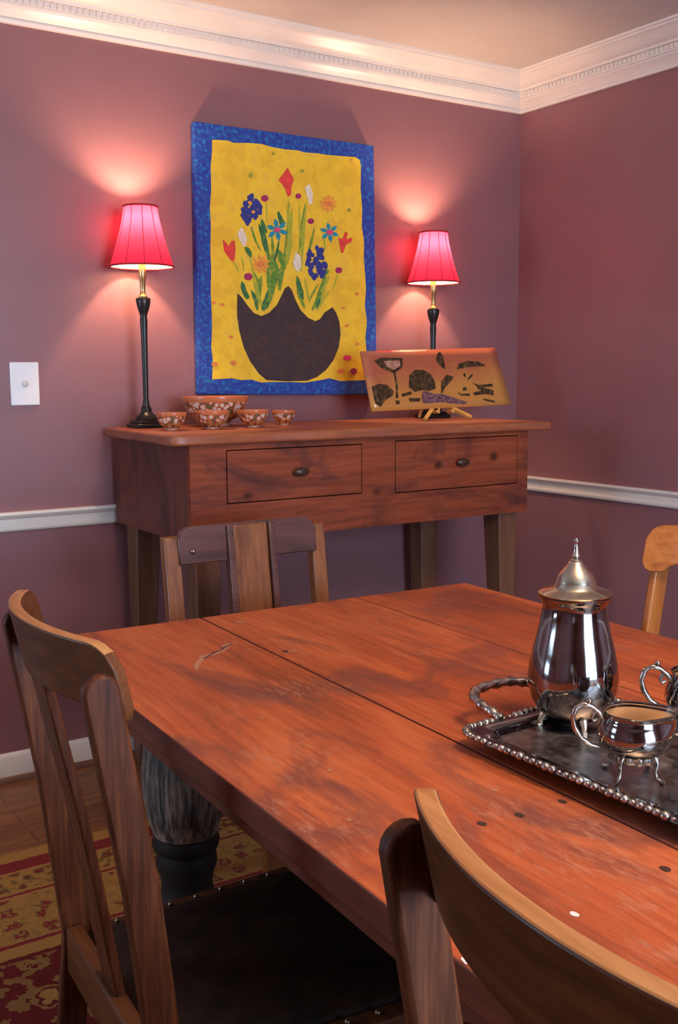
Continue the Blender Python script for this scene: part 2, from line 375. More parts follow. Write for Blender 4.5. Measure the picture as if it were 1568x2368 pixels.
# ------------------------------------------------------------ room
CZ = 2.485; X0, X1, Y0, Y1 = -4.9, 0.0, -5.25, 0.0
def holed_wall(name, axis, pos, thick, a0, a1, hole=None):
    mb = MB(); lo, hi = (pos, pos+thick) if thick > 0 else (pos+thick, pos)
    def b(p0, p1, z0, z1):
        if axis == 'x': mb.box(lo, hi, p0, p1, z0, z1)
        else: mb.box(p0, p1, lo, hi, z0, z1)
    if hole:
        h0, h1, hz0, hz1 = hole
        b(a0, h0, -.05, CZ+.05); b(h1, a1, -.05, CZ+.05); b(h0, h1, -.05, hz0); b(h0, h1, hz1, CZ+.05)
    else: b(a0, a1, -.05, CZ+.05)
    return struct(mb.build(name, MAT['wall']))
holed_wall('wall_back', 'y', 0, .12, X0-.12, X1+.12)
holed_wall('wall_right', 'x', 0, .12, Y0, Y1)
holed_wall('wall_front', 'y', Y0, -.12, X0-.12, X1+.12, (-2.65, -1.15, .6, 2.1))
holed_wall('wall_left', 'x', X0, -.12, Y0, Y1, (-1.25, -.35, .65, 2.05))
mb = MB(); mb.box(X0-.12, X1+.12, Y0-.12, Y1+.12, -.06, 0); struct(mb.build('floor', MAT['floor']))
mb = MB(); mb.box(X0-.12, X1+.12, Y0-.12, Y1+.12, CZ, CZ+.08); struct(mb.build('ceiling', MAT['ceiling']))
# windows behind the camera: casing and glazing bars
def window(name, axis, pos, a0, a1, z0, z1, inward):
    mb = MB()
    def b(p0, p1, q0, q1, t0, t1):
        lo, hi = min(pos+inward*t0, pos+inward*t1), max(pos+inward*t0, pos+inward*t1)
        if axis == 'x': mb.box(lo, hi, p0, p1, q0, q1)
        else: mb.box(p0, p1, lo, hi, q0, q1)
    w = .09
    b(a0-w, a0, z0-w, z1+w, 0, .02); b(a1, a1+w, z0-w, z1+w, 0, .02); b(a0, a1, z1, z1+w, 0, .02); b(a0-w-.02, a1+w+.02, z0-.05, z0, 0, .05)
    t0, t1 = -.08, -.045
    for k in range(4):
        c = a0+(a1-a0)*k/3; b(max(a0, c-.012), min(a1, c+.012), z0, z1, t0, t1)
    for k in range(5):
        c = z0+(z1-z0)*k/4; b(a0, a1, max(z0, c-.012), min(z1, c+.012), t0-.001, t1+.001)
    return struct(mb.build(name, MAT['trim']))
window('window_1', 'y', Y0, -2.65, -1.15, .6, 2.1, 1)
window('window_2', 'x', X0, -1.25, -.35, .65, 2.05, 1)

# crown moulding, chair rail and baseboard: one profile run round the wall
def run_profile(name, prof, walls, mat, closed_extra=None, kind='structure', mitre=True):
    # prof: list of (distance from wall, z)
    mb = MB(); n = len(prof)
    for wname in walls:
        vs = []
        for d, z in prof:
            if wname == 'back': vs += [(X0, -d, z), (-d, -d, z)]
            if wname == 'right': vs += [(-d, -d, z), (-d, Y0, z)]
        # close against the wall
        fs = [(2*i, 2*i+1, 2*i+3, 2*i+2) for i in range(n-1)]
        mb.add(vs, fs)
    return mb
CB = 2.357
crown = [(.0, CB), (.012, CB), (.014, CB+.010), (.011, CB+.016), (.018, CB+.024), (.030, CB+.036), (.036, CB+.040), (.038, CB+.046),
         (.046, CB+.046), (.046, CB+.070), (.058, CB+.070), (.060, CB+.078), (.066, CB+.080), (.078, CB+.088), (.096, CB+.104), (.112, CB+.113),
         (.116, CB+.114), (.117, CB+.120), (.128, CB+.121), (.130, CZ)]
def trimlist(name, prof, walls):
    o = run_profile(name, prof, walls, None)
    return o
mb = trimlist('trim_1', crown, ['back'])
x = -.07
while x > -3.0:
    mb.box(x-.0125, x, -.0505, -.044, CB+.052, CB+.067); x -= .0205
struct(mb.build('trim_1', MAT['trim'], smooth=28))
mb = trimlist('trim_2', crown, ['right'])
y = -.07
while y > -2.2:
    mb.box(-.0505, -.044, y-.0125, y, CB+.052, CB+.067); y -= .0205
struct(mb.build('trim_2', MAT['trim'], smooth=28))
ZR0, ZR1 = .818, .879
rail = [(0, ZR0), (.010, ZR0), (.014, ZR0+.006), (.014, ZR0+.014), (.009, ZR0+.018), (.009, ZR0+.038), (.013, ZR0+.041), (.020, ZR0+.047), (.023, ZR0+.053), (.021, ZR1), (0, ZR1)]
struct(trimlist('trim_3', rail, ['back']).build('trim_3', MAT['trim'], smooth=30))
struct(trimlist('trim_4', rail, ['right']).build('trim_4', MAT['trim'], smooth=30))
base = [(0, .020), (.013, .020), (.013, .084), (.010, .091), (.004, .096), (0, .096)]
struct(trimlist('baseboard_back', base, ['back']).build('baseboard_back', MAT['trim'], smooth=30))
struct(trimlist('baseboard_right', base, ['right']).build('baseboard_right', MAT['trim'], smooth=30))
shoe = [(0, 0), (.022, 0), (.022, .010), (.018, .018), (.013, .021), (0, .021)]
struct(trimlist('trim_5', shoe, ['back']).build('trim_5', MAT['hunt_leg'], smooth=30))
struct(trimlist('trim_6', shoe, ['right']).build('trim_6', MAT['hunt_leg'], smooth=30))

# ceiling fixture added out of view to give warm overhead light
t = thing('added_ceiling_light', 'added round glass ceiling light, out of view, warming the room from above', 'ceiling light', (-1.9, -2.9, CZ))
mb = MB(); mb.lathe([(.10, -.03), (.12, -.02), (.12, 0)], 32); mb.build('canopy', MAT['brass'], t, 30)
mb = MB(); mb.lathe([(.001, -.115), (.07, -.105), (.12, -.075), (.15, -.03), (.152, -.026)], 32, cap=False); mb.build('glass_bowl', emis('warm_frosted_glass', (1, .72, .45, 1), 2.0), t, 30)
l = bpy.data.lights.new('added_ceiling_bulb', 'POINT'); l.energy = P_CEIL; l.color = (1, .70, .42); l.shadow_soft_size = .16
lo = bpy.data.objects.new('added_ceiling_bulb', l); COL.objects.link(lo); lo.location = (-1.9, -2.9, CZ-.30)

# ------------------------------------------------------------ wall plate
t = thing('wall_plate', 'white rectangular wall plate with a small centre button, left of the lamp', 'wall plate', (-2.084, 0, 1.281), 0)
mb = MB(); mb.box(-.0455, .0455, -.006, 0, -.0675, .0675); mb.build('cover', MAT['plate'], t, bevel=.004)
mb = MB(); mb.lathe([(.0105, 0), (.0105, .003), (.006, .0045)], 20, M=Matrix.Translation((0, -.006, 0)) @ Matrix.Rotation(R(90), 4, 'X')); mb.build('button', MAT['plastic_grey'], t, 30)

# ------------------------------------------------------------ painting
PT_Y=[(-0.3039,0.3981),(-0.2427,0.4022),(-0.2235,0.3968),(-0.1696,0.4029),(-0.1149,0.4056),(-0.0746,0.3999),(-0.0236,0.3978),(0.0336,0.3997),(0.0598,0.396),(0.1131,0.3987),(0.1562,0.3976),(0.222,0.4001),(0.2777,0.4029),(0.2974,0.3946),(0.303,0.3749),(0.301,0.2932),(0.3082,0.221),(0.3062,0.1568),(0.3163,0.1023),(0.315,0.0423),(0.3206,-0.0177),(0.3245,-0.0734),(0.3185,-0.1297),(0.3282,-0.1904),(0.3211,-0.2518),(0.3256,-0.299),(0.3237,-0.3559),(0.3265,-0.4083),(0.2454,-0.4101),(0.2056,-0.4112),(0.1607,-0.4002),(0.1051,-0.4091),(0.0504,-0.4156),(-0.0033,-0.4129),(-0.0876,-0.4122),(-0.1291,-0.4141),(-0.1698,-0.4027),(-0.2103,-0.4046),(-0.2451,-0.3978),(-0.2846,-0.3997),(-0.3228,-0.4017),(-0.3183,-0.3345),(-0.3236,-0.2913),(-0.3187,-0.2268),(-0.3192,-0.1668),(-0.3214,-0.0987),(-0.3175,-0.0349),(-0.3193,0.0284),(-0.3154,0.1127),(-0.3173,0.1753),(-0.311,0.2382),(-0.3117,0.3086),(-0.3048,0.363)]
PT_V=[(-0.2192,-0.1055),(-0.2045,-0.1158),(-0.1801,-0.1453),(-0.1554,-0.1708),(-0.125,-0.181),(-0.0941,-0.1691),(-0.0626,-0.1417),(-0.0412,-0.1054),(-0.0278,-0.0805),(-0.012,-0.0732),(0.001,-0.0861),(0.0165,-0.1212),(0.0373,-0.1565),(0.0693,-0.1828),(0.099,-0.1934),(0.1183,-0.1861),(0.1405,-0.1604),(0.1738,-0.1411),(0.1904,-0.1613),(0.2042,-0.1933),(0.2095,-0.2395),(0.2008,-0.286),(0.178,-0.3327),(0.1442,-0.3699),(0.1053,-0.3952),(0.0614,-0.4088),(-0.0246,-0.4104),(-0.1083,-0.4053),(-0.1388,-0.3828),(-0.1737,-0.3384),(-0.1979,-0.2901),(-0.2143,-0.2334),(-0.2217,-0.1813),(-0.2208,-0.138)]
PT_S=[(-0.14,-0.1616,-0.1761,0.0625,0.006,'l'),(-0.14,-0.1616,-0.164,-0.0925,0.0111,'d'),(-0.1772,-0.1235,-0.201,-0.0637,0.017,'d'),(-0.1344,-0.1351,-0.1226,-0.0384,0.0128,'g'),(-0.1196,-0.161,-0.0717,-0.0581,0.0187,'d'),(-0.1041,-0.1518,-0.0292,0.0013,0.017,'d'),(-0.1244,-0.1436,-0.1433,-0.0612,0.0094,'l'),(-0.0935,-0.1338,-0.0754,0.0339,0.017,'g'),(-0.0818,-0.0453,-0.0794,0.1034,0.0102,'g'),(-0.0765,-0.0363,-0.1193,0.1482,0.0111,'g'),(-0.1009,0.0411,-0.1297,0.1345,0.017,'d'),(-0.0514,-0.0881,-0.0076,0.0554,0.0153,'g'),(-0.0403,-0.0434,-0.0052,0.2309,0.0068,'g'),(-0.0295,-0.0164,-0.0545,0.0526,0.0213,'g'),(-0.0188,0.0018,0.0048,0.1968,0.0128,'l'),(-0.0274,0.1331,-0.0525,0.1835,0.0153,'d'),(-0.0998,0.1063,-0.1193,0.1525,0.0128,'d'),(0.003,0.0648,-0.0105,0.2217,0.0094,'l'),(-0.1619,0.0203,-0.1862,0.0533,0.0128,'d'),(-0.0991,0.1453,-0.1005,0.2142,0.0043,'l'),(-0.16,0.1237,-0.1212,0.0399,0.006,'g'),(-0.0828,-0.1114,-0.091,0.0199,0.0128,'g'),(-0.0559,-0.0441,-0.0805,0.0336,0.0153,'g'),(0.0431,-0.1203,0.0229,-0.0361,0.0187,'d'),(0.0535,-0.147,0.0221,-0.0942,0.0085,'g'),(0.039,-0.0175,0.0632,0.2279,0.0102,'l'),(0.0345,0.049,0.0604,0.2188,0.006,'g'),(0.0454,0.0674,0.0367,0.2257,0.0051,'l'),(0.0663,0.0286,0.0997,0.1421,0.0068,'g'),(0.1023,-0.1456,0.1414,-0.0578,0.0187,'d'),(0.0858,-0.1551,0.1529,0.0107,0.0111,'g'),(0.1243,-0.1267,0.1637,-0.025,0.0094,'l'),(0.0753,-0.1283,0.0548,-0.0391,0.0068,'l'),(0.1306,-0.0356,0.1583,-0.0071,0.0102,'g'),(0.1424,0.0643,0.1347,0.1178,0.0068,'l'),(0.1076,-0.1545,0.1632,-0.0797,0.006,'l'),(0.1743,-0.0793,0.197,-0.0189,0.0051,'l'),(-0.2318,-0.0007,-0.2128,-0.0341,0.0043,'l'),(-0.1928,-0.0288,-0.2017,0.0224,0.0043,'l'),(0.0754,-0.1192,0.114,-0.059,0.0051,'g'),(0.0022,0.0029,0.0401,0.0715,0.006,'l'),(-0.1235,-0.0909,-0.1528,-0.0312,0.0077,'g'),(-0.0706,0.0079,-0.0488,0.088,0.0077,'d')]
PT_F=[('r',[(-0.0115,0.3366),(0.0038,0.3143),(0.014,0.3001),(0.0032,0.2708),(0.0013,0.2445),(-0.0113,0.2369),(-0.0229,0.2641),(-0.0483,0.292),(-0.0299,0.3132)]),('r',[(-0.2717,0.0736),(-0.2574,0.0617),(-0.2503,0.0516),(-0.2377,0.0694),(-0.2254,0.0723),(-0.2235,0.0425),(-0.2277,0.0081),(-0.2367,-0.001),(-0.2558,0.0193),(-0.2676,0.0357)]),('r',[(0.2007,0.1109),(0.2173,0.1052),(0.2315,0.1333),(0.2427,0.1296),(0.2369,0.1064),(0.2623,0.1149),(0.2594,0.0987),(0.234,0.0857),(0.2226,0.0577),(0.2142,0.0549),(0.206,0.0817)]),('w',[(-0.1998,0.1209),(-0.1853,0.1005),(-0.1783,0.0796),(-0.1811,0.0622),(-0.1937,0.0529),(-0.208,0.0777),(-0.2161,0.0942)]),('w',[(0.0584,0.2758),(0.0798,0.2887),(0.0929,0.2569),(0.0909,0.2213),(0.0764,0.2179),(0.0687,0.246)]),('w',[(0.0186,0.0481),(0.0396,0.0315),(0.0403,-0.004),(0.0283,-0.0225),(0.0126,-0.0099),(0.0066,0.012)]),('b',[(-0.1831,0.2158),(-0.158,0.2286),(-0.1406,0.2237),(-0.1386,0.1982),(-0.1308,0.2117),(-0.1172,0.2128),(-0.1212,0.1867),(-0.1344,0.1513),(-0.1647,0.1405),(-0.1723,0.1293),(-0.1845,0.1433),(-0.1964,0.1637),(-0.1887,0.1813)]),('b',[(0.0719,0.0512),(0.1098,0.0669),(0.1288,0.0613),(0.134,0.0413),(0.1503,0.0287),(0.1418,-0.0125),(0.1252,-0.0314),(0.0951,-0.0463),(0.071,-0.0339),(0.0632,-0.0029),(0.0663,0.0286)]),('t',[(-0.0476,0.122),(-0.0261,0.122),(-0.0124,0.1094),(-0.0334,0.1051),(-0.0509,0.1145)]),('t',[(-0.0512,0.1143),(-0.0422,0.0984),(-0.0494,0.0811),(-0.0625,0.0941),(-0.0602,0.1123)]),('t',[(-0.0606,0.1124),(-0.073,0.0966),(-0.0937,0.092),(-0.086,0.1091),(-0.0664,0.1179)]),('t',[(-0.0664,0.1183),(-0.0877,0.1183),(-0.1011,0.1307),(-0.0805,0.135),(-0.0632,0.1257)]),('t',[(-0.0629,0.126),(-0.0718,0.1417),(-0.0646,0.159),(-0.0515,0.1462),(-0.0539,0.128)]),('t',[(-0.0535,0.1279),(-0.041,0.1437),(-0.0201,0.1485),(-0.0279,0.1313),(-0.0477,0.1224)]),('t',[(0.1708,0.128),(0.1908,0.1281),(0.2036,0.1167),(0.1841,0.1129),(0.1679,0.1213)]),('t',[(0.1676,0.1211),(0.176,0.1069),(0.1695,0.0913),(0.1572,0.1029),(0.1593,0.1193)]),('t',[(0.1589,0.1194),(0.1475,0.1052),(0.1284,0.101),(0.1354,0.1164),(0.1535,0.1243)]),('t',[(0.1535,0.1247),(0.1337,0.1246),(0.1212,0.1358),(0.1403,0.1397),(0.1564,0.1314)]),('t',[(0.1567,0.1316),(0.1483,0.1457),(0.1549,0.1612),(0.1671,0.1497),(0.165,0.1334)]),('t',[(0.1654,0.1333),(0.1768,0.1475),(0.1961,0.1519),(0.1891,0.1364),(0.1708,0.1283)]),('o',[(-0.1164,-0.0001),(-0.098,-0.0013),(-0.0863,-0.0115),(-0.1036,-0.0142),(-0.1192,-0.0065)]),('o',[(-0.1176,-0.0048),(-0.1053,-0.016),(-0.1046,-0.0308),(-0.119,-0.0233),(-0.1244,-0.0085)]),('o',[(-0.122,-0.008),(-0.1216,-0.0238),(-0.1322,-0.0362),(-0.1369,-0.0223),(-0.1296,-0.0072)]),('o',[(-0.1276,-0.0082),(-0.1391,-0.0212),(-0.1559,-0.0254),(-0.1489,-0.0115),(-0.1325,-0.0033)]),('o',[(-0.1317,-0.0052),(-0.1497,-0.0095),(-0.1649,-0.0036),(-0.1495,0.0039),(-0.1315,0.0015)]),('o',[(-0.1324,-0.0006),(-0.1486,0.006),(-0.155,0.0192),(-0.1384,0.0167),(-0.1273,0.0048)]),('o',[(-0.1294,0.0037),(-0.1361,0.018),(-0.1309,0.0324),(-0.1208,0.0211),(-0.1218,0.0052)]),('o',[(-0.1242,0.0055),(-0.1182,0.0209),(-0.1036,0.0298),(-0.1048,0.0149),(-0.1175,0.0025)]),('o',[(-0.119,0.004),(-0.1031,0.0133),(-0.0859,0.0124),(-0.098,0.001),(-0.1165,-0.0021)]),('o',[(0.1656,0.2285),(0.1842,0.2279),(0.1961,0.2185),(0.1787,0.2154),(0.1629,0.2222)]),('o',[(0.1648,0.2243),(0.1782,0.2148),(0.1802,0.2008),(0.165,0.2066),(0.1582,0.2202)]),('o',[(0.1611,0.2211),(0.1643,0.2063),(0.1557,0.1932),(0.1485,0.2056),(0.1533,0.2207)]),('o',[(0.1561,0.2201),(0.1478,0.2057),(0.1321,0.1984),(0.1356,0.2126),(0.1499,0.2236)]),('o',[(0.1516,0.2216),(0.1351,0.2131),(0.1182,0.2144),(0.1309,0.2251),(0.1495,0.2276)]),('o',[(0.1494,0.2252),(0.131,0.2257),(0.1193,0.2351),(0.1365,0.2382),(0.1521,0.2314)]),('o',[(0.1502,0.2293),(0.1369,0.2387),(0.1349,0.2526),(0.15,0.247),(0.1568,0.2334)]),('o',[(0.1539,0.2325),(0.1507,0.2472),(0.1592,0.2604),(0.1664,0.2481),(0.1617,0.2329)]),('o',[(0.1589,0.2335),(0.1672,0.248),(0.183,0.2554),(0.1795,0.2411),(0.165,0.2301)]),('o',[(0.1634,0.232),(0.18,0.2406),(0.1972,0.2393),(0.1842,0.2286),(0.1655,0.226)]),('p',[(-0.0436,0.1211),(-0.0468,0.1158),(-0.0548,0.1126),(-0.0638,0.1129),(-0.0697,0.1166),(-0.0696,0.1219),(-0.0636,0.1265),(-0.0546,0.128),(-0.0467,0.1259)]),('p',[(0.1795,0.1275),(0.1758,0.1215),(0.1664,0.1179),(0.1559,0.1182),(0.149,0.1224),(0.1491,0.1285),(0.156,0.1336),(0.1666,0.1354),(0.1759,0.133)]),('m',[(-0.0902,0.2245),(-0.0939,0.2168),(-0.103,0.212),(-0.1132,0.2126),(-0.1197,0.2181),(-0.1196,0.226),(-0.1128,0.2326),(-0.1026,0.2349),(-0.0936,0.2317)]),('m',[(0.0443,0.2439),(0.0413,0.2375),(0.0337,0.2336),(0.0252,0.234),(0.0197,0.2385),(0.0198,0.245),(0.0254,0.2504),(0.0339,0.2523),(0.0414,0.2497)]),('m',[(0.0967,0.1606),(0.0934,0.1537),(0.085,0.1495),(0.0757,0.1501),(0.0696,0.1551),(0.0697,0.1622),(0.0759,0.1681),(0.0853,0.17),(0.0935,0.1671)]),('m',[(-0.1586,-0.0466),(-0.1628,-0.0554),(-0.173,-0.0604),(-0.1844,-0.0593),(-0.1918,-0.0527),(-0.1916,-0.0436),(-0.184,-0.0364),(-0.1725,-0.0342),(-0.1625,-0.0383)]),('m',[(0.2172,-0.0065),(0.2135,-0.0141),(0.2042,-0.0185),(0.1937,-0.0176),(0.1869,-0.0119),(0.1869,-0.0041),(0.1938,0.0023),(0.2043,0.0042),(0.2136,0.0007)]),('q',[(-0.1073,-0.0006),(-0.1114,-0.0074),(-0.1217,-0.0114),(-0.1332,-0.0108),(-0.1406,-0.0058),(-0.1405,0.0011),(-0.1329,0.0068),(-0.1213,0.0087),(-0.1112,0.0057)]),('q',[(0.1746,0.2282),(0.1705,0.2217),(0.1604,0.2176),(0.1489,0.2178),(0.1415,0.2222),(0.1415,0.2288),(0.149,0.2345),(0.1605,0.2366),(0.1706,0.2341)]),('w2',[(-0.1565,0.2044),(-0.1584,0.2003),(-0.1632,0.1978),(-0.1685,0.1981),(-0.172,0.201),(-0.1719,0.2052),(-0.1683,0.2087),(-0.163,0.2099),(-0.1583,0.2082)]),('w2',[(-0.1445,0.1742),(-0.1462,0.1706),(-0.1504,0.1684),(-0.1551,0.1687),(-0.1582,0.1713),(-0.1581,0.1749),(-0.155,0.178),(-0.1502,0.179),(-0.1461,0.1775)]),('p',[(0.2566,-0.3254),(0.2521,-0.3324),(0.2406,-0.3362),(0.2276,-0.335),(0.2193,-0.3293),(0.2193,-0.3218),(0.2278,-0.316),(0.2407,-0.3146),(0.2521,-0.3183)]),('q',[(-0.2248,-0.3451),(-0.2282,-0.3507),(-0.2367,-0.3537),(-0.2463,-0.3527),(-0.2524,-0.3481),(-0.2523,-0.3422),(-0.2459,-0.3377),(-0.2364,-0.3366),(-0.228,-0.3395)]),('q',[(0.2263,-0.3747),(0.2221,-0.3812),(0.2116,-0.3846),(0.1998,-0.3834),(0.1921,-0.3781),(0.1921,-0.3712),(0.1999,-0.3659),(0.2118,-0.3647),(0.2222,-0.3682)]),('m',[(0.2818,-0.3748),(0.278,-0.3825),(0.2684,-0.3865),(0.2576,-0.3851),(0.2506,-0.3788),(0.2506,-0.3707),(0.2577,-0.3645),(0.2685,-0.3631),(0.2781,-0.3672)]),('q',[(-0.3002,-0.3496),(-0.3032,-0.3546),(-0.3108,-0.3573),(-0.3193,-0.3564),(-0.3247,-0.3523),(-0.3246,-0.347),(-0.319,-0.3429),(-0.3104,-0.3419),(-0.303,-0.3446)]),('q',[(0.2447,-0.2063),(0.2425,-0.2098),(0.2368,-0.2118),(0.2303,-0.2113),(0.2261,-0.2085),(0.2262,-0.2048),(0.2304,-0.2019),(0.2368,-0.2011),(0.2425,-0.2028)]),('q',[(0.2295,-0.1417),(0.2276,-0.1447),(0.2228,-0.1464),(0.2173,-0.146),(0.2138,-0.1438),(0.2138,-0.1406),(0.2174,-0.1381),(0.2228,-0.1374),(0.2276,-0.1388)]),('q',[(-0.3022,-0.1406),(-0.3042,-0.1439),(-0.3091,-0.1458),(-0.3146,-0.1454),(-0.3181,-0.1429),(-0.318,-0.1394),(-0.3144,-0.1367),(-0.3088,-0.1359),(-0.304,-0.1375)]),('q',[(0.2931,-0.2733),(0.2908,-0.2769),(0.285,-0.2788),(0.2785,-0.2783),(0.2742,-0.2754),(0.2743,-0.2717),(0.2785,-0.2688),(0.2851,-0.268),(0.2909,-0.2698)]),('q',[(-0.2701,-0.146),(-0.2723,-0.1496),(-0.2776,-0.1516),(-0.2835,-0.1511),(-0.2874,-0.1484),(-0.2873,-0.1447),(-0.2833,-0.1418),(-0.2773,-0.1409),(-0.2721,-0.1426)]),('v',[(-0.1503,0.2952),(-0.1525,0.2905),(-0.1579,0.2877),(-0.1639,0.2879),(-0.1677,0.2911),(-0.1676,0.2958),(-0.1636,0.2998),(-0.1576,0.3012),(-0.1523,0.2994)]),('v',[(0.057,0.3317),(0.0549,0.3274),(0.0499,0.3248),(0.0442,0.325),(0.0406,0.3279),(0.0406,0.3322),(0.0444,0.3359),(0.0501,0.3372),(0.055,0.3355)]),('v',[(0.2577,0.2124),(0.2556,0.2081),(0.2502,0.2054),(0.2442,0.2057),(0.2403,0.2088),(0.2403,0.2133),(0.2443,0.217),(0.2503,0.2183),(0.2556,0.2164)]),('v',[(-0.0638,0.3785),(-0.0653,0.3753),(-0.0689,0.3734),(-0.073,0.3735),(-0.0757,0.3756),(-0.0756,0.3788),(-0.0729,0.3815),(-0.0688,0.3825),(-0.0652,0.3813)]),('q',[(-0.238,-0.2556),(-0.2402,-0.2592),(-0.2456,-0.2611),(-0.2516,-0.2605),(-0.2555,-0.2577),(-0.2554,-0.254),(-0.2514,-0.2511),(-0.2454,-0.2503),(-0.2401,-0.2521)]),('q',[(0.2917,-0.0886),(0.2892,-0.0925),(0.2831,-0.0947),(0.2761,-0.0943),(0.2715,-0.0914),(0.2715,-0.0874),(0.2761,-0.0841),(0.2831,-0.0832),(0.2893,-0.0849)]),('q',[(0.2639,0.3911),(0.2625,0.3889),(0.259,0.3874),(0.2551,0.3874),(0.2526,0.3888),(0.2526,0.391),(0.2552,0.393),(0.2591,0.3938),(0.2625,0.393)]),('v',[(-0.1517,0.3035),(-0.1529,0.3009),(-0.1558,0.2994),(-0.1592,0.2995),(-0.1613,0.3013),(-0.1613,0.3039),(-0.1591,0.3061),(-0.1557,0.3069),(-0.1528,0.3059)])]
PT_G=[('k',[(-0.273,0.0754),(-0.2346,0.0858),(-0.1433,0.0837),(-0.1456,0.068),(-0.1547,0.0472),(-0.1932,0.0266),(-0.2213,0.037),(-0.2462,0.0473),(-0.2609,0.0627)]),('s',[(-0.2315,0.073),(-0.1574,0.0758),(-0.1591,0.055),(-0.1903,0.0395),(-0.2184,0.0499)]),('k',[(-0.1957,0.0292),(-0.1877,0.0292),(-0.1884,-0.0197),(-0.197,-0.0658),(-0.208,-0.0656),(-0.1963,-0.0196)]),('k',[(-0.3066,-0.0236),(-0.2682,-0.0113),(-0.2334,-0.0167),(-0.2113,-0.04),(-0.2178,-0.0552),(-0.2513,-0.0699),(-0.2813,-0.0972),(-0.2992,-0.0842),(-0.3114,-0.0588)]),('k',[(-0.1265,0.0212),(-0.0973,0.0394),(-0.0593,0.0393),(-0.0306,0.0261),(-0.0176,-0.0004),(-0.0174,-0.032),(-0.0531,-0.0421),(-0.0772,-0.0365),(-0.1166,-0.0438),(-0.1404,-0.0254)]),('k',[(0.0357,0.114),(0.0463,0.0899),(0.0444,0.0418),(0.0268,0.0498),(0.0098,0.0737),(0.0149,0.0951)]),('k',[(0.0134,-0.0059),(0.0458,0.0204),(0.0767,0.0123),(0.059,-0.0063),(0.0277,-0.0273),(0.0097,-0.0482),(0.0026,-0.0507)]),('k',[(0.0965,0.039),(0.1158,0.0633),(0.1588,0.0742),(0.2126,0.0716),(0.2443,0.0552),(0.187,0.0514),(0.146,0.0498)]),('k',[(0.1265,0.0255),(0.1366,0.0255),(0.1366,0.012),(0.1265,0.012)]),('k',[(0.1413,0.0038),(0.1703,0.0253),(0.1703,0.0172),(0.1453,-0.0016)]),('k',[(0.1132,-0.0282),(0.1265,-0.0283),(0.1265,-0.0418),(0.1066,-0.0415)]),('k',[(0.0788,-0.0465),(0.1,-0.0548),(0.1406,-0.0527),(0.1346,-0.0634),(0.092,-0.06)]),('k',[(0.1614,-0.0098),(0.1892,-0.0209),(0.2592,-0.0161),(0.2599,-0.0271),(0.1865,-0.0317)]),('k',[(0.1547,-0.0502),(0.2116,-0.0402),(0.2591,-0.0435),(0.2542,-0.0625),(0.2143,-0.0565),(0.1587,-0.0611)]),('k',[(0.1932,-0.0724),(0.2555,-0.0844),(0.2503,-0.0908),(0.2074,-0.0835)]),('k',[(0.1878,-0.0263),(0.2529,-0.0407),(0.237,-0.0486),(0.1783,-0.037)]),('u',[(-0.0778,-0.0391),(-0.0301,-0.0529),(0.0084,-0.0534),(0.0448,-0.0646),(0.1186,-0.0872),(0.1029,-0.0965),(0.0008,-0.0849),(-0.0894,-0.0884),(-0.0927,-0.0623)]),('k',[(-0.1499,-0.0666),(-0.097,-0.0675),(-0.1032,-0.0803),(-0.1497,-0.0795)]),('k',[(-0.2097,-0.0732),(-0.192,-0.0761),(-0.198,-0.0888),(-0.2119,-0.0885)]),('k',[(-0.1801,-0.0507),(-0.1346,-0.041),(-0.1308,-0.0514),(-0.1763,-0.061)])]
def flat(mb, pts, t, mi):
    mb.add([(x, -t, z) for x, z in pts], [tuple(range(len(pts)))], mi)
t = thing('painting', 'folk style flower painting on yellow with blue border, hung above the sideboard', 'painting', (-1.1225, -.003, 1.692))
mb = MB(); mb.prism([(-.368, .450), (.362, .453), (.376, -.463), (-.373, -.452)], -.030, 0, 'y')
flat(mb, PT_Y, .0304, 1); flat(mb, PT_V, .0308, 2)
for k, (x0, z0, x1, z1, w, c) in enumerate(PT_S):
    dx, dz = x1-x0, z1-z0; Ln = math.hypot(dx, dz); nx, nz = -dz/Ln, dx/Ln; bend = random.uniform(-.06, .06)*Ln
    left, right = [], []
    for i in range(9):
        s = i/8; ww = w*.66*(sin(pi*min(1, s*.9+.1))**.6*.9+.1)*random.uniform(.8, 1.2); b_ = bend*sin(pi*s)
        cx, cz = x0+dx*s+nx*b_, z0+dz*s+nz*b_
        left.append((cx+nx*ww, cz+nz*ww)); right.append((cx-nx*ww, cz-nz*ww))
    flat(mb, left+right[::-1], .0312+k*.00001, {'g': 3, 'd': 4, 'l': 5}[c])
keys = ['r', 'w', 'b', 't', 'o', 'p', 'm', 'q', 'v', 'w2']
def inside(p, poly):
    r = False
    for (x0, z0), (x1, z1) in zip(poly, poly[1:]+poly[:1]):
        if (z0 > p[1]) != (z1 > p[1]) and p[0] < (x1-x0)*(p[1]-z0)/(z1-z0)+x0: r = not r
    return r
for k, (c, pts) in enumerate(PT_F):
    if c == 'b':   # blossom clusters dabbed on petal by petal
        xs = [p[0] for p in pts]; zs = [p[1] for p in pts]; n_ = 0
        while n_ < 46:
            p = (random.uniform(min(xs), max(xs)), random.uniform(min(zs), max(zs)))
            if not inside(p, pts): continue
            n_ += 1; r_ = random.uniform(.0085, .0125); ph = random.random()*6
            flat(mb, [(p[0]+r_*cos(ph+2*pi*i/7)*random.uniform(.7, 1.2), p[1]+r_*sin(ph+2*pi*i/7)*random.uniform(.7, 1.2)) for i in range(7)], .0317+n_*.000003, 6+keys.index(c))
    else: flat(mb, pts, .0320+k*.00001, 6+keys.index(c))
mb.build('canvas', [MAT['p_blue'], MAT['p_yellow'], MAT['p_vase'], MAT['s_g'], MAT['s_d'], MAT['s_l']]+[MAT['f_'+k] for k in keys], t, bevel=.003)

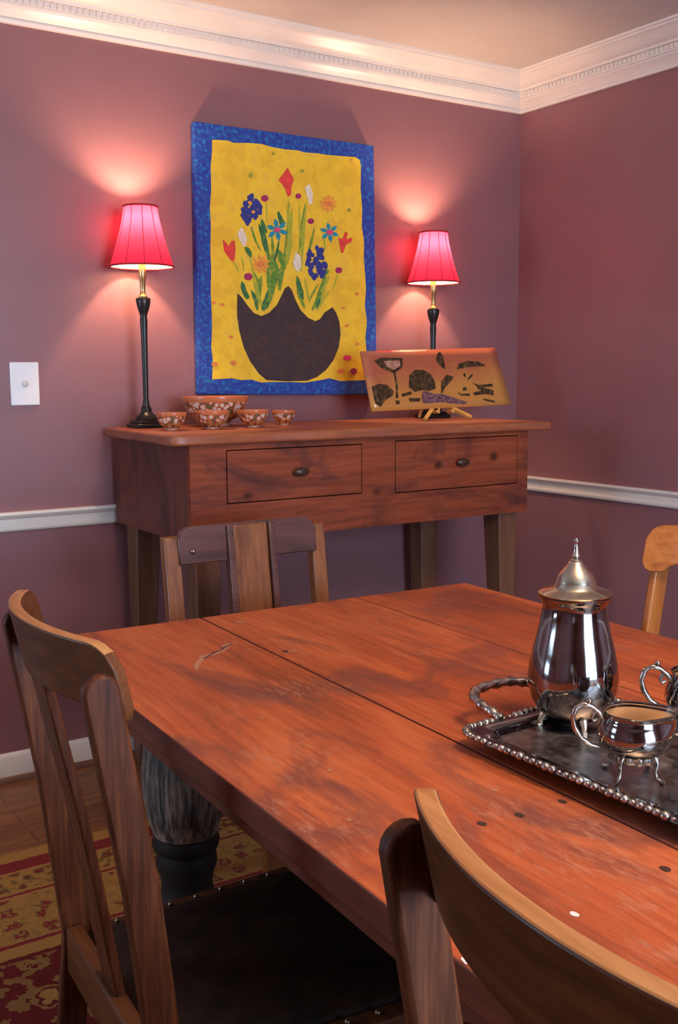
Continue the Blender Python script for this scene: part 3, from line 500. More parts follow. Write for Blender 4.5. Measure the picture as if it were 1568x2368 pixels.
# ------------------------------------------------------------ tall sideboard
SX0, SX1, SY0, SY1 = -1.808, -.508, -.610, -.035
t = thing('sideboard', 'tall red-brown wooden sideboard with two drawers against the mauve wall', 'sideboard', (-1.158, -.32, 0))
def L(x): return x+1.158
def LY(y): return y+.32
ZA, ZB, ZT = .822, 1.107, 1.137
# top board: warped, worn edge with rounded near-left corner
mb = MB(); nx = 60
front = []
for i in range(nx+1):
    x = -1.872+(1.872-.425)*i/nx; front.append((x, -.636+.006*sin(x*7)+.004*sin(x*19)))
poly = [(-1.835, -.032)] + [(-1.846, -.2), (-1.851, -.34), (-1.858, -.45), (-1.868, -.54), (-1.876, -.60), (-1.868, -.626)] + front[1:] + [(-.420, -.60), (-.424, -.3), (-.428, -.032)]
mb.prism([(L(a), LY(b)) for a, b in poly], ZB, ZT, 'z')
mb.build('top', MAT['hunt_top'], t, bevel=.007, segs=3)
# carcass front frame with drawer openings, sides, back, bottom
D1 = (-1.690, -1.218, .934, 1.086); D2 = (-1.084, -.560, .926, 1.090); g = .003
mb = MB(); fr = LY(SY0); fb = LY(SY0)+.022
def fbx(a, b, z0, z1): mb.box(L(a), L(b), fr, fb, z0, z1)
fbx(SX0, D1[0]-g, ZA, ZB); fbx(D1[1]+g, D2[0]-g, ZA, ZB); fbx(D2[1]+g, SX1, ZA, ZB)
fbx(D1[0]-g, D1[1]+g, ZA, D1[2]-g); fbx(D1[0]-g, D1[1]+g, D1[3]+g, ZB)
fbx(D2[0]-g, D2[1]+g, ZA, D2[2]-g); fbx(D2[0]-g, D2[1]+g, D2[3]+g, ZB)
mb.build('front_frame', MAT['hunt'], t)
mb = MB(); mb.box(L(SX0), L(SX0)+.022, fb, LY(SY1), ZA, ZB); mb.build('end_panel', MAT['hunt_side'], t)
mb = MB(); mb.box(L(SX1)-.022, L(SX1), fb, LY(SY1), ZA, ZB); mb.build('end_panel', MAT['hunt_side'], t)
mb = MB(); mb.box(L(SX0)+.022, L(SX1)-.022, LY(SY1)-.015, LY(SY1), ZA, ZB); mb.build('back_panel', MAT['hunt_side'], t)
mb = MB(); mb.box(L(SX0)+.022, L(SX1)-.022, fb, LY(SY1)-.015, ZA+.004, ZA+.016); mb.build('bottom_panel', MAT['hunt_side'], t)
for (a, b, z0, z1) in (D1, D2):
    mb = MB(); mb.box(L(a), L(b), fr-.002, fr+.35, z0, z1); d = mb.build('drawer', MAT['hunt'], t, bevel=.002)
    cx = (a+b)/2+.005; cz = (z0+z1)/2+.004
    mb = MB(); Mk = Matrix.Translation((L(cx), fr-.002, cz)) @ Matrix.Rotation(R(90), 4, 'X') @ Matrix.Diagonal((1.55, .8, 1, 1))
    mb.lathe([(.008, 0), (.007, .006), (.014, .012), (.017, .018), (.013, .024), (.002, .027)], 20, M=Mk); mb.build('knob', MAT['knob'], d, 40)
for sx, sy in ((SX0, SY0), (SX1, SY0), (SX0, SY1), (SX1, SY1)):
    ax = 1 if sx == SX0 else -1; ay = 1 if sy == SY0 else -1
    w0, w1 = .086, .050
    mb = MB(); q = []
    for z, w in ((ZA+.1, w0), (ZA, w0), (.45, .070), (.0115 if sy == SY0 else 0, w1)):
        x0, x1_ = L(sx)+ax*.024, L(sx)+ax*(.024+w); y0_, y1_ = LY(sy)+ay*.024, LY(sy)+ay*(.024+w)
        q.append([(x0, y0_, z), (x1_, y0_, z), (x1_, y1_, z), (x0, y1_, z)])
    v = [p for r in q for p in r]; f = [(0, 1, 2, 3), (12, 13, 14, 15)]
    for k in range(3):
        for i in range(4): f.append((4*k+i, 4*k+(i+1) % 4, 4*k+4+(i+1) % 4, 4*k+4+i))
    mb.add(v, f); mb.build('leg', MAT['hunt_leg'], t, bevel=.005)

# ------------------------------------------------------------ table lamps
def make_lamp(label, loc):
    t = thing('table_lamp', label, 'lamp', loc, 0, 'pair of red shaded lamps on the sideboard')
    mb = MB()
    mb.box(-.050, .050, -.050, .050, 0, .014); mb.box(-.042, .042, -.042, .042, .014, .024)
    mb.lathe([(.038, .024), (.034, .034), (.024, .044), (.016, .052), (.018, .060), (.013, .070)], 24)
    mb.build('base', MAT['black_metal'], t, bevel=.003)
    mb = MB(); mb.lathe([(.013, .068), (.010, .078), (.0105, .085), (.0085, .09), (.0105, .30), (.0125, .345), (.011, .352), (.012, .362),
                         (.018, .378), (.0225, .396), (.024, .408), (.022, .414), (.010, .416)], 24); mb.build('pole', MAT['black_metal'], t, 40)
    mb = MB(); mb.lathe([(.014, .415), (.015, .419), (.010, .424), (.008, .440), (.0095, .444), (.0095, .470), (.012, .474), (.012, .510), (.010, .520)], 20); mb.build('socket', MAT['brass'], t, 40)
    mb = MB(); mb.lathe([(.006, .520), (.008, .535), (.014, .555), (.017, .575), (.013, .592), (.002, .602)], 16)
    mb.build('bulb', MAT['bulb'], t, 40)
    def mod(a, z): return 1-.028*abs(sin(a*5))**6 if True else 1
    mb = MB(); prof = []
    for k in range(15):
        s = k/14; prof.append((.0525+.0475*(1-s)**1.35, .512+.188*s))
    mod2 = lambda a, z: 1.012-.045*(1-abs(sin(a*5)))**3
    mb.lathe(prof, 120, cap=False, mod=mod2)
    sh = mb.build('shade', MAT['shade'], t, 60)
    # outward-facing normals
    me = sh.data; bm = bmesh.new(); bm.from_mesh(me); bmesh.ops.recalc_face_normals(bm, faces=bm.faces)
    f = bm.faces[0]; c = f.calc_center_median()
    if f.normal.x*c.x+f.normal.y*c.y < 0: bmesh.ops.reverse_faces(bm, faces=bm.faces)
    bm.to_mesh(me); bm.free()
    for z, r in ((.699, .0535), (.5125, .1005)):
        mb = MB(); mb.tube([((r)*cos(2*pi*i/60), (r)*sin(2*pi*i/60), z) for i in range(60)], .003 if z > .6 else .0028, 8, closed=True); mb.build('braid_trim', MAT['shade_trim'], sh, 60)
    for k in range(10):
        a = pi*k/5; mb = MB()
        mb.tube([((r*.969+.0006)*cos(a), (r*.969+.0006)*sin(a), z) for r, z in prof], .0011, 6); mb.build('seam', MAT['shade_trim'], sh, 60)
    l = bpy.data.lights.new('lamp_light', 'POINT'); l.energy = P_LAMP; l.color = WARM; l.shadow_soft_size = .017
    o = bpy.data.objects.new('lamp_light', l); COL.objects.link(o); o.parent = t; o.location = (0, 0, .650)
    return t
lamp = make_lamp('left one of two black table lamps with lit red shade, beside the stacked bowls', (-1.726, -.116, ZT))
copy_thing(lamp, (-.543, -.116, ZT), 0, 'right one of two black table lamps with lit red shade, behind the floral platter')

# ------------------------------------------------------------ bowls
def make_bowl(label, loc, r, h, cat='bowl', group='painted bowls on the sideboard', foot=.42):
    mb = MB()
    out = [(r*foot*.98, 0), (r*foot, h*.02), (r*foot*.92, h*.10), (r*foot*1.05, h*.16), (r*.72, h*.34), (r*.88, h*.58), (r*.96, h*.82), (r, h*.97), (r*.995, h)]
    inn = [(r*.96, h*.985), (r*.91, h*.80), (r*.82, h*.56), (r*.62, h*.32), (r*.3, h*.2), (.0005, h*.18)]
    mb.lathe(out+inn, 40)
    o = mb.build('painted_bowl', MAT['bowl'], None, 50, loc=loc); return tag(o, label, cat, group)
make_bowl('large painted orange and white bowl standing behind the row of small bowls', (-1.500, -.165, ZT), .112, .098)
make_bowl('small floral bowl nearest the left lamp, first of the row', (-1.735, -.330, ZT), .048, .054)
make_bowl('small floral bowl second from the left, in front of the large bowl', (-1.600, -.335, ZT), .057, .056)
make_bowl('small floral bowl third from the left, in front of the large bowl', (-1.452, -.335, ZT), .052, .056)
make_bowl('smallest floral bowl at the right end of the row', (-1.300, -.270, ZT), .041, .050)

# ------------------------------------------------------------ platter on easel
ang = math.atan2(.07, .215)
tp = thing('platter', 'rectangular salmon and gold floral platter tilted on a little easel', 'platter', (-.645, -.275, 1.2825))
tp.rotation_euler = (pi/2-ang, 0, 0)
mb = MB(); Pn = [(-.322, .108), (.308, .128), (.334, -.100), (-.322, -.112)]
n = 16; vs = []; fs = []
for j in range(9):
    for i in range(n+1):
        u, v = i/n, j/8
        a = [Pn[0][k]*(1-u)+Pn[1][k]*u for k in (0, 1)]; b = [Pn[3][k]*(1-u)+Pn[2][k]*u for k in (0, 1)]
        x, y = a[0]*(1-v)+b[0]*v, a[1]*(1-v)+b[1]*v
        e = max(abs(2*u-1), abs(2*v-1)); z = .006*max(0, (e-.9)/.1)**2*.4
        vs.append((x, y, z))
for j in range(8):
    for i in range(n): fs.append((j*(n+1)+i, j*(n+1)+i+1, (j+1)*(n+1)+i+1, (j+1)*(n+1)+i))
mb.add(vs, fs); o = mb.build('glazed_plate', MAT['platter'], tp, 60)
sm = o.modifiers.new('thick', 'SOLIDIFY'); sm.thickness = .006; sm.offset = -1
me = o.data
if me.polygons[60].normal.z < 0: me.flip_normals()
mb = MB(); keys = ['k', 's', 'u']
for k, (c, pts) in enumerate(PT_G): mb.add([(x, y, .0012+k*.00003) for x, y in pts], [tuple(range(len(pts)))], keys.index(c))
mb.build('painted_flowers', [MAT['pl_'+k] for k in keys], tp)
te = thing('plate_easel', 'small yellow wooden easel holding up the floral platter', 'plate stand', (-.645, -.275, ZT))
def bar(mb, a, b, w, M=None):
    a, b = Vector(a), Vector(b); mb.tube([a, b], w*.7071, 4, M=M)
for s in (-1, 1):
    mb = MB(); bar(mb, (s*.028, .034, .20), (s*.034, -.018, .050), .011); bar(mb, (s*.034, -.018, .050), (s*.108, -.062, .007), .013); mb.build('front_leg', MAT['yellow_wood'], te)
    mb = MB(); bar(mb, (s*.034, -.016, .030), (s*.034, -.050, .032), .010); bar(mb, (s*.034, -.048, .028), (s*.034, -.050, .045), .007); mb.build('ledge_peg', MAT['yellow_wood'], te)
mb = MB(); bar(mb, (0, .042, .19), (0, .11, .007), .012); bar(mb, (-.04, .038, .18), (.04, .038, .18), .011); mb.build('rear_leg', MAT['yellow_wood'], te)

# ------------------------------------------------------------ dining table
TA = -2.5
t = thing('dining_table', 'large worn orange-red plank dining table with grey turned legs', 'dining table', (-1.924, -2.380, 0), TA)
HX, HY, ZTT = .5535, 1.165, .76
mb = MB(); TK = .040
seams = [-HX, -.198, .215, HX]
for k in range(3):
    a = seams[k]+(0 if k == 0 else (.0014, .0006)[k-1]); b = seams[k+1]-(0 if k == 2 else (.0014, .0006)[k])
    mb.box(a, b, -HY, HY, ZTT-TK, ZTT)
topmb = mb
mb = MB(); mb.box(-HX+.004, HX-.004, -HY+.004, HY-.004, ZTT-TK-.003, ZTT-TK+.002)
i_ = .014
mb.box(-HX+i_, -HX+.09, -HY+i_, HY-i_, ZTT-TK-.028, ZTT-TK); mb.box(HX-.09, HX-i_, -HY+i_, HY-i_, ZTT-TK-.028, ZTT-TK)
mb.box(-HX+.09, HX-.09, HY-.09, HY-i_, ZTT-TK-.028, ZTT-TK); mb.box(-HX+.09, HX-.09, -HY+i_, -HY+.09, ZTT-TK-.028, ZTT-TK)
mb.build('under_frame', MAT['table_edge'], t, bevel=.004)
mb = MB(); ax_, ay_ = .20, .16
for s in (-1, 1):
    mb.box(s*(HX-ax_)-.014, s*(HX-ax_)+.014, -HY+ay_, HY-ay_, .60, ZTT-TK); mb.box(-HX+ax_, HX-ax_, s*(HY-ay_)-.014, s*(HY-ay_)+.014, .60, ZTT-TK)
mb.build('apron', MAT['table_edge'], t)
def tl(wx, wy):
    c, s = cos(R(-TA)), sin(R(-TA)); dx, dy = wx+1.924, wy+2.380; return dx*c-dy*s, dx*s+dy*c
# scars in the top: the gouge near the far left, nail holes and pale dents
mb = topmb
def scar(a, b, w, mi, k=0):
    (x0, y0), (x1, y1) = tl(*a), tl(*b); d = Vector((x1-x0, y1-y0)); n_ = Vector((-d.y, d.x)).normalized(); lf, rt = [], []
    for i in range(13):
        s = i/12; ww = w*.5*(sin(pi*s)**.5)*random.uniform(.6, 1.2); wob = random.uniform(-.3, .3)*w
        p = Vector((x0, y0))+d*s+n_*wob
        lf.append((p.x+n_.x*ww, p.y+n_.y*ww)); rt.append((p.x-n_.x*ww, p.y-n_.y*ww))
    pts = lf+rt[::-1]; mb.add([(x, y, ZTT+.0003+k*.00005) for x, y in pts], [tuple(range(len(pts)))], mi+2)
scar((-2.255, -1.555), (-2.10, -1.440), .020, 1, 0); scar((-2.250, -1.550), (-2.115, -1.452), .006, 0, 1); scar((-2.21, -1.50), (-2.27, -1.60), .012, 1, 2)
scar((-2.06, -1.565), (-2.045, -1.585), .02, 1, 3)
for (wx, wy, r, mi) in [(-2.272, -2.399, .0055, 0), (-2.217, -2.406, .0055, 0), (-2.143, -2.406, .0055, 0), (-2.183, -2.601, .0055, 0), (-2.482, -2.62, .0055, 2), (-2.337, -2.615, .0045, 2),
                        (-2.062, -1.572, .006, 0), (-2.075, -2.35, .004, 1), (-2.19, -2.33, .004, 1), (-2.30, -1.9, .003, 1), (-2.33, -2.15, .004, 1), (-2.4, -2.3, .003, 1), (-2.02, -1.30, .010, 1)]:
    x, y = tl(wx, wy); pts = [(x+r*cos(2*pi*k/12)*random.uniform(.8, 1.15), y+r*1.3*sin(2*pi*k/12)) for k in range(12)]
    mb.add([(a, b, ZTT+.0006) for a, b in pts], [tuple(range(12))], mi+2)
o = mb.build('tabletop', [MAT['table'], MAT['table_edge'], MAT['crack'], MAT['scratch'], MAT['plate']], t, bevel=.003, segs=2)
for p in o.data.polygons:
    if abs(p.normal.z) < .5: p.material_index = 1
prof = [(.062, .60), (.052, .632), (.056, .625), (.070, .595), (.082, .55), (.0875, .50), (.085, .45), (.076, .405), (.064, .372), (.060, .362)]
def leg_mesh():
    mb = MB(); mb.box(-.058, .058, -.058, .058, .625, ZTT-TK)
    P = [(.050, .650), (.058, .618), (.066, .600), (.080, .560), (.087, .505), (.086, .455), (.078, .405), (.066, .368)]
    mb.lathe(P, 40, mi=0, cap=False)
    P = [(.066, .368), (.066, .362), (.070, .352), (.068, .338), (.060, .330), (.063, .318), (.064, .300), (.058, .285), (.053, .262), (.055, .240), (.062, .225), (.066, .212), (.064, .200)]
    mb.lathe(P, 40, mi=1, cap=False)
    P = [(.064, .200), (.066, .190), (.062, .170), (.050, .12), (.042, .085), (.044, .06), (.052, .045), (.054, .028), (.046, .016), (.04, .0115)]
    mb.lathe(P, 40, mi=2, cap=False); mb.lathe([(.001, .0115), (.04, .0115)], 40, mi=2, cap=False)
    return mb
for sx, sy in ((-1, 1), (1, 1), (-1, -1), (1, -1)):
    lg = leg_mesh().build('leg', [MAT['leg_grey'], MAT['leg_black'], MAT['leg_red']], t, 40); lg.location = (sx*(HX-.221), sy*(HY-.212), 0)

# ------------------------------------------------------------ chairs with curved crest
def curved_chair(name, label, cat, loc, rz, wood_v, wood_h, worn, ztop=.997, group=None, sag=.057, half=.204):  # worn: material given to the upward faces of the crest
    t = thing(name, label, cat, loc, rz, group)
    yp = .198; dz = ztop-.997
    def xp(z):   # centre line of the rear post
        pts = [(0, -.055), (.25, -.018), (.45, 0), (.70, -.028), (.95, -.070), (1.0, -.078)]
        for (z0, x0), (z1, x1) in zip(pts, pts[1:]):
            if z <= z1: return x0+(x1-x0)*(z-z0)/(z1-z0)+.004*min(1, z)
        return pts[-1][1]
    zt = .966+dz
    for s in (-1, 1):
        mb = MB(); fr_, bk_ = [], []
        for z in (.0115, .1, .25, .35, .45, .52, .6, .7, .8, .88, zt-.02):
            w = .020 if z < .1 else .0245
            fr_.append((xp(z)+w, z)); bk_.append((xp(z)-w+.005, z))
        c = xp(zt-.02)+.0025; arc = [(c+.022*cos(a*pi/8), zt-.02+.022*sin(a*pi/8)) for a in range(1, 8)]
        mb.prism(bk_[0:1]+fr_+arc+bk_[:0:-1], s*yp-.0095, s*yp+.0095, 'y')
        mb.build('rear_post', wood_v, t, bevel=.004)
    # crest
    Rr = (half**2+sag**2)/(2*sag); A = math.asin(half/Rr); mb = MB(); n = 44; th = .018
    xmid = -.070+.0245-(Rr-Rr*cos(math.asin(yp/Rr)))-.004
    sec = []
    for i in range(n+1):
        s = -1+2*i/n; s = max(-.9995, min(.9995, s)); a = A*s; yy = Rr*sin(a); d = (1-abs(s))*half
        rt, rb = .034, .026
        zt_ = ztop+.004*(1-s*s) - (rt-math.sqrt(max(0, rt*rt-(rt-d)**2)) if d < rt else 0)
        lobe = 1/(1+math.exp(-(abs(yy)-.176)/.004)); zb = ztop-.082-.020*lobe + (rb-math.sqrt(max(0, rb*rb-(rb-d)**2)) if d < rb else 0)
        if zb > zt_-.004: zb = zt_-.004
        ring = []
        for (zz, off) in ((zb, 'o'), (zb+.25*(zt_-zb), 'o'), (zb+.75*(zt_-zb), 'o'), (zt_, 'o'), (zt_, 'i'), (zb+.75*(zt_-zb), 'i'), (zb+.25*(zt_-zb), 'i'), (zb, 'i')):
            r = Rr if off == 'o' else Rr-th
            lean = -.22*(zz-(.975+dz))
            ring.append((xmid+Rr-r*cos(a)+lean, r*sin(a)+.009, zz))
        sec.append(ring)
    v = [p for r in sec for p in r]; f = [tuple(range(8)), tuple(range(n*8, n*8+8))]
    for i in range(n):
        for k in range(8): f.append((i*8+k, i*8+(k+1) % 8, i*8+8+(k+1) % 8, i*8+8+k))
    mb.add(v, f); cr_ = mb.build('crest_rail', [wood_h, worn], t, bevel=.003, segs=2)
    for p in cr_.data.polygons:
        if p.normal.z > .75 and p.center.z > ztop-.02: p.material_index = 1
    # splat
    mb = MB(); zz = [.455, .55, .65, .75, .85, ztop-.075]
    off = lambda z: -.006-.022*max(0, (z-.45)/.5)
    mb.prism([(xp(z)+off(z)+.014, z) for z in zz]+[(xp(z)+off(z), z) for z in zz[::-1]], -.032, .032, 'y'); mb.build('splat', wood_v, t, bevel=.003)
    # lower back rail, seat rails, seat, legs
    mb = MB(); mb.box(-.016, .010, -yp+.012, yp-.012, .395, .468); mb.build('back_rail', wood_h, t, bevel=.004)
    mb = MB()
    fw = .225
    for s in (-1, 1):
        mb.prism([(.0, s*(yp-.02)), (.0, s*(yp+.012)), (.405, s*(fw+.012)), (.405, s*(fw-.02))], .395, .447, 'z')
    mb.box(.385, .412, -fw, fw, .395, .447); mb.build('seat_rail', wood_h, t, bevel=.004)
    mb = MB(); zc = .436
    ring0 = [(.006, -yp+.020), (.380, -fw+.020), (.388, -fw+.030), (.388, fw-.030), (.380, fw-.020), (.006, yp-.020)]
    cx_, cy_ = .21, 0; V = []; lv = [(1, 0), (1, .010), (.975, .020), (.88, .030), (.6, .038), (.3, .041)]
    for k, h_ in lv: V += [(cx_+(x_-cx_)*k, y_*k, zc+h_) for x_, y_ in ring0]
    nn = 6; F = [tuple(range(nn)), tuple((len(lv)-1)*nn+i for i in range(nn))]
    for k in range(len(lv)-1):
        for i in range(nn): F.append((k*nn+i, k*nn+(i+1) % nn, (k+1)*nn+(i+1) % nn, (k+1)*nn+i))
    mb.add(V, F); st = mb.build('seat', MAT['leather'], t, 60)
    nb_ = MB(); nb_.sphere((0, 0, 0), .0042, 5); n0 = nb_.build('nail_head', MAT['nail'], st, 60)
    spots = [(.0+.41*(k+.5)/9, s*(yp-.004+(fw-yp)*(k+.5)/9)) for s in (-1, 1) for k in range(9)]+[(.400, -fw+.02+(2*fw-.04)*k/8) for k in range(9)]
    for k, (x_, y_) in enumerate(spots):
        nh = n0 if k == 0 else n0.copy()
        if k: COL.objects.link(nh); nh.parent = st
        nh.location = (x_, y_, .4490)
    for s in (-1, 1):
        mb = MB(); v = []
        for z, w in ((.397, .019), (.0115, .013)): v += [(.385-w, s*(fw-.012)-w, z), (.385+w, s*(fw-.012)-w, z), (.385+w, s*(fw-.012)+w, z), (.385-w, s*(fw-.012)+w, z)]
        mb.add(v, [(0, 1, 2, 3), (4, 5, 6, 7), (0, 1, 5, 4), (1, 2, 6, 5), (2, 3, 7, 6), (3, 0, 4, 7)]); mb.build('front_leg', wood_v, t, bevel=.003)
        mb = MB(); mb.prism([(-.025, s*(yp-.008)), (-.025, s*(yp+.008)), (.38, s*(fw-.002)), (.38, s*(fw-.018))], .17, .195, 'z'); mb.build('stretcher', wood_h, t, bevel=.003)
    return t
c1 = curved_chair('dining_chair', 'dark oak chair with curved crest rail at the left edge, beside the turned table leg', 'chair', (-2.602, -2.016, 0), -3.5, MAT['oak_dark'], MAT['oak_crest'], MAT['oak_crest_top'], group='curved back oak chairs')
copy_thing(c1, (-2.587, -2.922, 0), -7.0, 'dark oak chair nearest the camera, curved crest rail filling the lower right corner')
curved_chair('dining_chair', 'golden oak chair with rounded crest end at the right edge, behind the table', 'chair', (-1.270, -1.975, 0), 180-2.5, MAT['oak_light'], MAT['oak_light_rail'], MAT['oak_light_rail'], ztop=.967, half=.228, sag=.070)

# ------------------------------------------------------------ far chair with chamfered crest rail
t = thing('dining_chair', 'brown oak chair with flat chamfered crest rail and wide splat between table and sideboard', 'chair', (-1.806, -.990, 0), -90)
wv, wh = MAT['oak_far'], MAT['oak_rail']
def bx(z): return -.06*(z-.45)/.45 if z > .45 else -.05*(.45-z)/.45
for s in (-1, 1):
    mb = MB(); zz = [.0115, .2, .45, .7, .905]
    mb.prism([(bx(z)+.016, z) for z in zz]+[(bx(z)-.016, z) for z in zz[::-1]], s*.213-.021, s*.213+.021, 'y'); mb.build('rear_post', wv, t, bevel=.004)
mb = MB(); M_ = Matrix.Translation((bx(.88)+.004, 0, .88)) @ Matrix.Rotation(R(-7), 4, 'Y')
mb.prism([(-.200, -.047), (.200, -.047), (.200, .018), (.190, .036), (.172, .048), (-.172, .048), (-.190, .036), (-.200, .018)], .0, .022, 'x', M=M_)
mb.build('crest_rail', wh, t, bevel=.003)
mb = MB()
mb.prism([(bx(z)+.030, z) for z in (.46, .7, .924)]+[(bx(z)+.012, z) for z in (.924, .7, .46)], -.050, .050, 'y'); mb.build('splat', wv, t, bevel=.004)
for s in (-1, 1):
    mb = MB(); mb.prism([(bx(z)+.040, z) for z in (.46, .7, .926)]+[(bx(z)+.012, z) for z in (.926, .7, .46)], s*.060-.009, s*.060+.009, 'y'); mb.build('splat_edge', wh, t, bevel=.003)
mb = MB(); mb.sphere((bx(.87)+.030, -.165, .868), .007, 6); mb.build('screw_head', MAT['nail'], t, 60)
mb = MB(); mb.box(-.01, .43, -.215, .215, .40, .445); mb.build('seat_rail', wh, t, bevel=.004)
mb = MB(); mb.box(-.008, .438, -.225, .225, .446, .470); mb.build('seat', MAT['leather'], t, bevel=.009, segs=3)
for s in (-1, 1):
    mb = MB(); mb.box(.385, .425, s*.19-.02, s*.19+.02, .0115, .40); mb.build('front_leg', wv, t, bevel=.004)

# ------------------------------------------------------------ rug
mb = MB(); hx, hy = (RUG['x1']-RUG['x0'])/2, (RUG['y1']-RUG['y0'])/2
mb.box(-hx, hx, -hy, hy, 0, .010)
o = mb.build('rug', MAT['rug'], None, bevel=.004, loc=((RUG['x0']+RUG['x1'])/2, (RUG['y0']+RUG['y1'])/2, .0005)); tag(o, 'gold and dark red oriental rug under the table and chairs', 'rug')

# ------------------------------------------------------------ silver tray and coffee service
ZS = ZTT
t = thing('serving_tray', 'large tarnished silver tray with beaded rim and loop handle on the table', 'tray', (-1.974, -2.442, ZS+.0003), 1.5)
TX, TY = .150, .270
def rrect(hx, hy, r, n=8):
    pts = []
    for cx, cy, a0 in ((hx-r, hy-r, 0), (-hx+r, hy-r, 90), (-hx+r, -hy+r, 180), (hx-r, -hy+r, 270)):
        for k in range(n+1): a = R(a0+90*k/n); pts.append((cx+r*cos(a), cy+r*sin(a)))
    # subdivide straight runs
    out = []
    for i, p in enumerate(pts):
        q_ = pts[(i+1) % len(pts)]; d = math.dist(p, q_); m_ = max(1, int(d/.012))
        for k in range(m_): out.append((p[0]+(q_[0]-p[0])*k/m_, p[1]+(q_[1]-p[1])*k/m_))
    return out
base_ = rrect(TX, TY, .035)
def inset(k):  # shrink towards the centre by k metres
    return [(x*(TX-k)/TX, y*(TY-k)/TY) for x, y in base_]
mb = MB(); rings = []
for k, z in ((.034, .0095), (.006, .020), (0, .023), (.003, .027), (.012, .027), (.027, .0245), (.031, .022), (.036, .0155), (.042, .014)):
    rings.append([(x, y, z) for x, y in inset(k)])
nb = len(base_); V = [p for r_ in rings for p in r_]; F = []
for k in range(len(rings)-1):
    for i in range(nb): F.append((k*nb+i, k*nb+(i+1) % nb, (k+1)*nb+(i+1) % nb, (k+1)*nb+i))
F.append(tuple(range(nb))); F.append(tuple((len(rings)-1)*nb+i for i in range(nb)))
mb.add(V, F); o = mb.build('tray_body', [MAT['silver_tray'], MAT['silver']], t, 35)
for p in o.data.polygons:
    c = p.center
    if c.z > .0150 and len(p.vertices) == 4: p.material_index = 1
mb = MB()
dist_ = 0; pts = inset(.002)
for i, p in enumerate(pts):
    q_ = pts[(i+1) % nb]; d = math.dist(p, q_)
    k_ = max(1, round(d/.010))
    for j in range(k_):
        u = j/k_; x, y = p[0]+(q_[0]-p[0])*u, p[1]+(q_[1]-p[1])*u
        rr = random.choice((.0062, .0050, .0066, .0036, .0074))
        mb.sphere((x, y, .0265), rr, 4, sz=.8)
mb.build('beaded_rim', MAT['silver_orn'], t, 60)
for s in (1, -1):
    mb = MB(); P = [(-.060, TY-.004, .026), (-.062, TY+.012, .032), (-.066, TY+.038, .040), (-.058, TY+.064, .046), (-.035, TY+.076, .049), (0, TY+.078, .050), (.035, TY+.076, .049), (.058, TY+.064, .046), (.066, TY+.038, .040), (.062, TY+.012, .032), (.060, TY-.004, .026)]
    Q = []
    for a, b in zip(P, P[1:]):
        for k in range(4): Q.append(tuple(a[c]+(b[c]-a[c])*k/4 for c in range(3)))
    Q.append(P[-1]); Q = [(x, y*s, z) for x, y, z in Q]
    mb.tube(Q, [.0074+.0016*sin(i*1.9) for i in range(len(Q))], 10); mb.build('handle', MAT['silver_orn'], t, 60)
    for e in (-1, 1):
        pass
for sx, sy in ((1, 1), (-1, 1), (1, -1), (-1, -1)):
    mb = MB(); mb.sphere((sx*(TX-.045), sy*(TY-.045), .0055), .0055, 6); mb.build('foot', MAT['silver_orn'], t, 60)
ZF = ZS+.0145

t = thing('coffee_pot', 'tall silver coffee pot with domed lid and finial on the tray', 'coffee pot', (-1.944, -2.228, ZF), 0)
mb = MB()
body = [(.030, .010), (.038, .013), (.050, .022), (.061, .040), (.0665, .060), (.0675, .075), (.0655, .095), (.060, .120), (.0535, .145), (.0495, .165), (.0475, .180), (.0475, .186), (.050, .192), (.0535, .197), (.0535, .200), (.045, .200)]
mb.lathe(body, 64); mb.build('body', MAT['silver'], t, 40)
mb = MB(); mb.lathe([(.053, .2005), (.0545, .203), (.050, .206), (.036, .209), (.0315, .213), (.0295, .221), (.025, .231), (.0175, .240), (.0125, .245), (.011, .249), (.0085, .251)], 48)
lid = mb.build('lid', MAT['silver_lid'], t, 40)
mb = MB(); mb.lathe([(.0085, .250), (.009, .252), (.005, .255), (.0068, .259), (.0045, .263), (.0032, .270), (.0036, .272), (.0022, .276), (.004, .280), (.003, .284), (.0005, .286)], 20); mb.build('finial', MAT['silver_orn'], lid, 40)
for k in range(4):
    a = R(45+90*k+20); mb = MB(); mb.tube([(.044*cos(a), .044*sin(a), .020), (.050*cos(a), .050*sin(a), .010), (.049*cos(a), .049*sin(a), .003), (.054*cos(a), .054*sin(a), .002)], [.007, .0045, .004, .0035], 8); mb.build('foot', MAT['gilt'], t, 60)
mb = MB(); hd = Vector((.69, .72, 0))
P = [(.050, .180), (.066, .192), (.088, .190), (.102, .170), (.103, .135), (.094, .100), (.080, .075), (.064, .062)]
mb.tube([(hd.x*r, hd.y*r, z) for r, z in P], [.005, .005, .0055, .006, .006, .0055, .005, .005], 10); mb.build('handle', MAT['silver_orn'], t, 60)

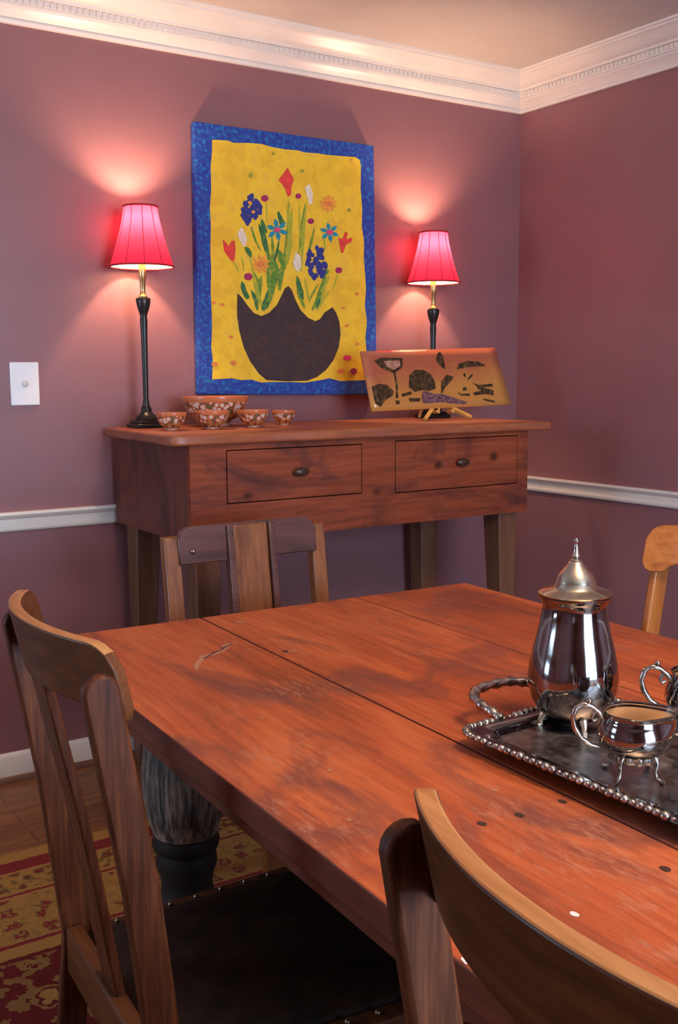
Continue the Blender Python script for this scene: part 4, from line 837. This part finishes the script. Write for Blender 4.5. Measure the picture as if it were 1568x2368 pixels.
def small_pot(name, label, cat, loc, sc, handles, spout, rz):
    t = thing(name, label, cat, loc, rz)
    def mod(a, z):
        w = max(0, (z-.052)/.03)
        m_ = 1
        if spout: m_ += .38*w*max(0, cos(a-pi))**6
        return m_
    k = sc; mb = MB()
    outp = [(.016, .031), (.026, .031), (.036, .035), (.0445, .044), (.0475, .055), (.046, .066), (.0415, .076), (.0385, .082), (.0395, .088), (.0405, .0895)]
    inn = [(.0385, .0885), (.0375, .082)]
    mb.lathe([(r*k, z*k) for r, z in outp+inn], 56, mod=mod, cap=False)
    mb.lathe([(.0005, .031*k), (.016*k, .031*k)], 56, cap=False)
    mb.build('body', MAT['silver'], t, 40)
    mb = MB(); mb.lathe([(r*k, z*k) for r, z in [(.0378, .0865), (.0398, .074), (.0440, .064), (.0450, .055), (.042, .046), (.034, .040), (.0005, .038)]], 56, mod=mod, cap=False)
    mb.build('gilt_lining', MAT['silver_gilt'], t, 40)
    # scalloped collar and cabriole feet
    mb = MB(); n_ = 48
    for i in range(n_):
        pass
    mb.lathe([(.030*k, .024*k), (.032*k, .026*k), (.031*k, .035*k), (.024*k, .036*k)], 48, cap=False, mod=lambda a, z: 1+.06*cos(12*a))
    mb.build('collar', MAT['silver_orn'], t, 60)
    for q_ in range(4):
        a = R(45+90*q_); mb = MB(); mb.tube([(r*cos(a)*k, r*sin(a)*k, z*k) for r, z in ((.029, .034), (.034, .026), (.032, .014), (.034, .006), (.041, .0025), (.045, .003))], [.0065*k, .0045*k, .003*k, .0026*k, .003*k, .0028*k], 8); mb.build('foot', MAT['silver_orn'], t, 60)
    for hdir in handles:
        a = R(hdir); mb = MB()
        P = [(.0395, .078), (.046, .086), (.056, .095), (.067, .098), (.077, .093), (.081, .080), (.078, .066), (.069, .052), (.057, .043), (.045, .040)]
        Q = []
        for i in range(len(P)-1):
            for j in range(3): Q.append((P[i][0]+(P[i+1][0]-P[i][0])*j/3, P[i][1]+(P[i+1][1]-P[i][1])*j/3))
        Q.append(P[-1])
        mb.tube([(r*cos(a)*k, r*sin(a)*k, z*k) for r, z in Q], [(.0031+.0008*(sin(i*.6)**2))*k for i in range(len(Q))], 8)
        mb.sphere((.060*cos(a)*k, .060*sin(a)*k, .102*k), .0042*k, 6)
        mb.tube([(r*cos(a)*k, r*sin(a)*k, z*k) for r, z in ((.052, .088), (.056, .080), (.053, .075), (.048, .078))], .0026*k, 8)
        mb.build('handle', MAT['silver_orn'], t, 60)
    return t
small_pot('creamer', 'small open silver creamer on curled feet at the front of the tray', 'creamer', (-2.030, -2.421, ZF), 1.0, [0], True, 146.7)
small_pot('sugar_bowl', 'silver sugar bowl cut off by the right edge, behind the creamer', 'sugar bowl', (-1.832, -2.373, ZF), 1.08, [0, 180], False, 146.7)
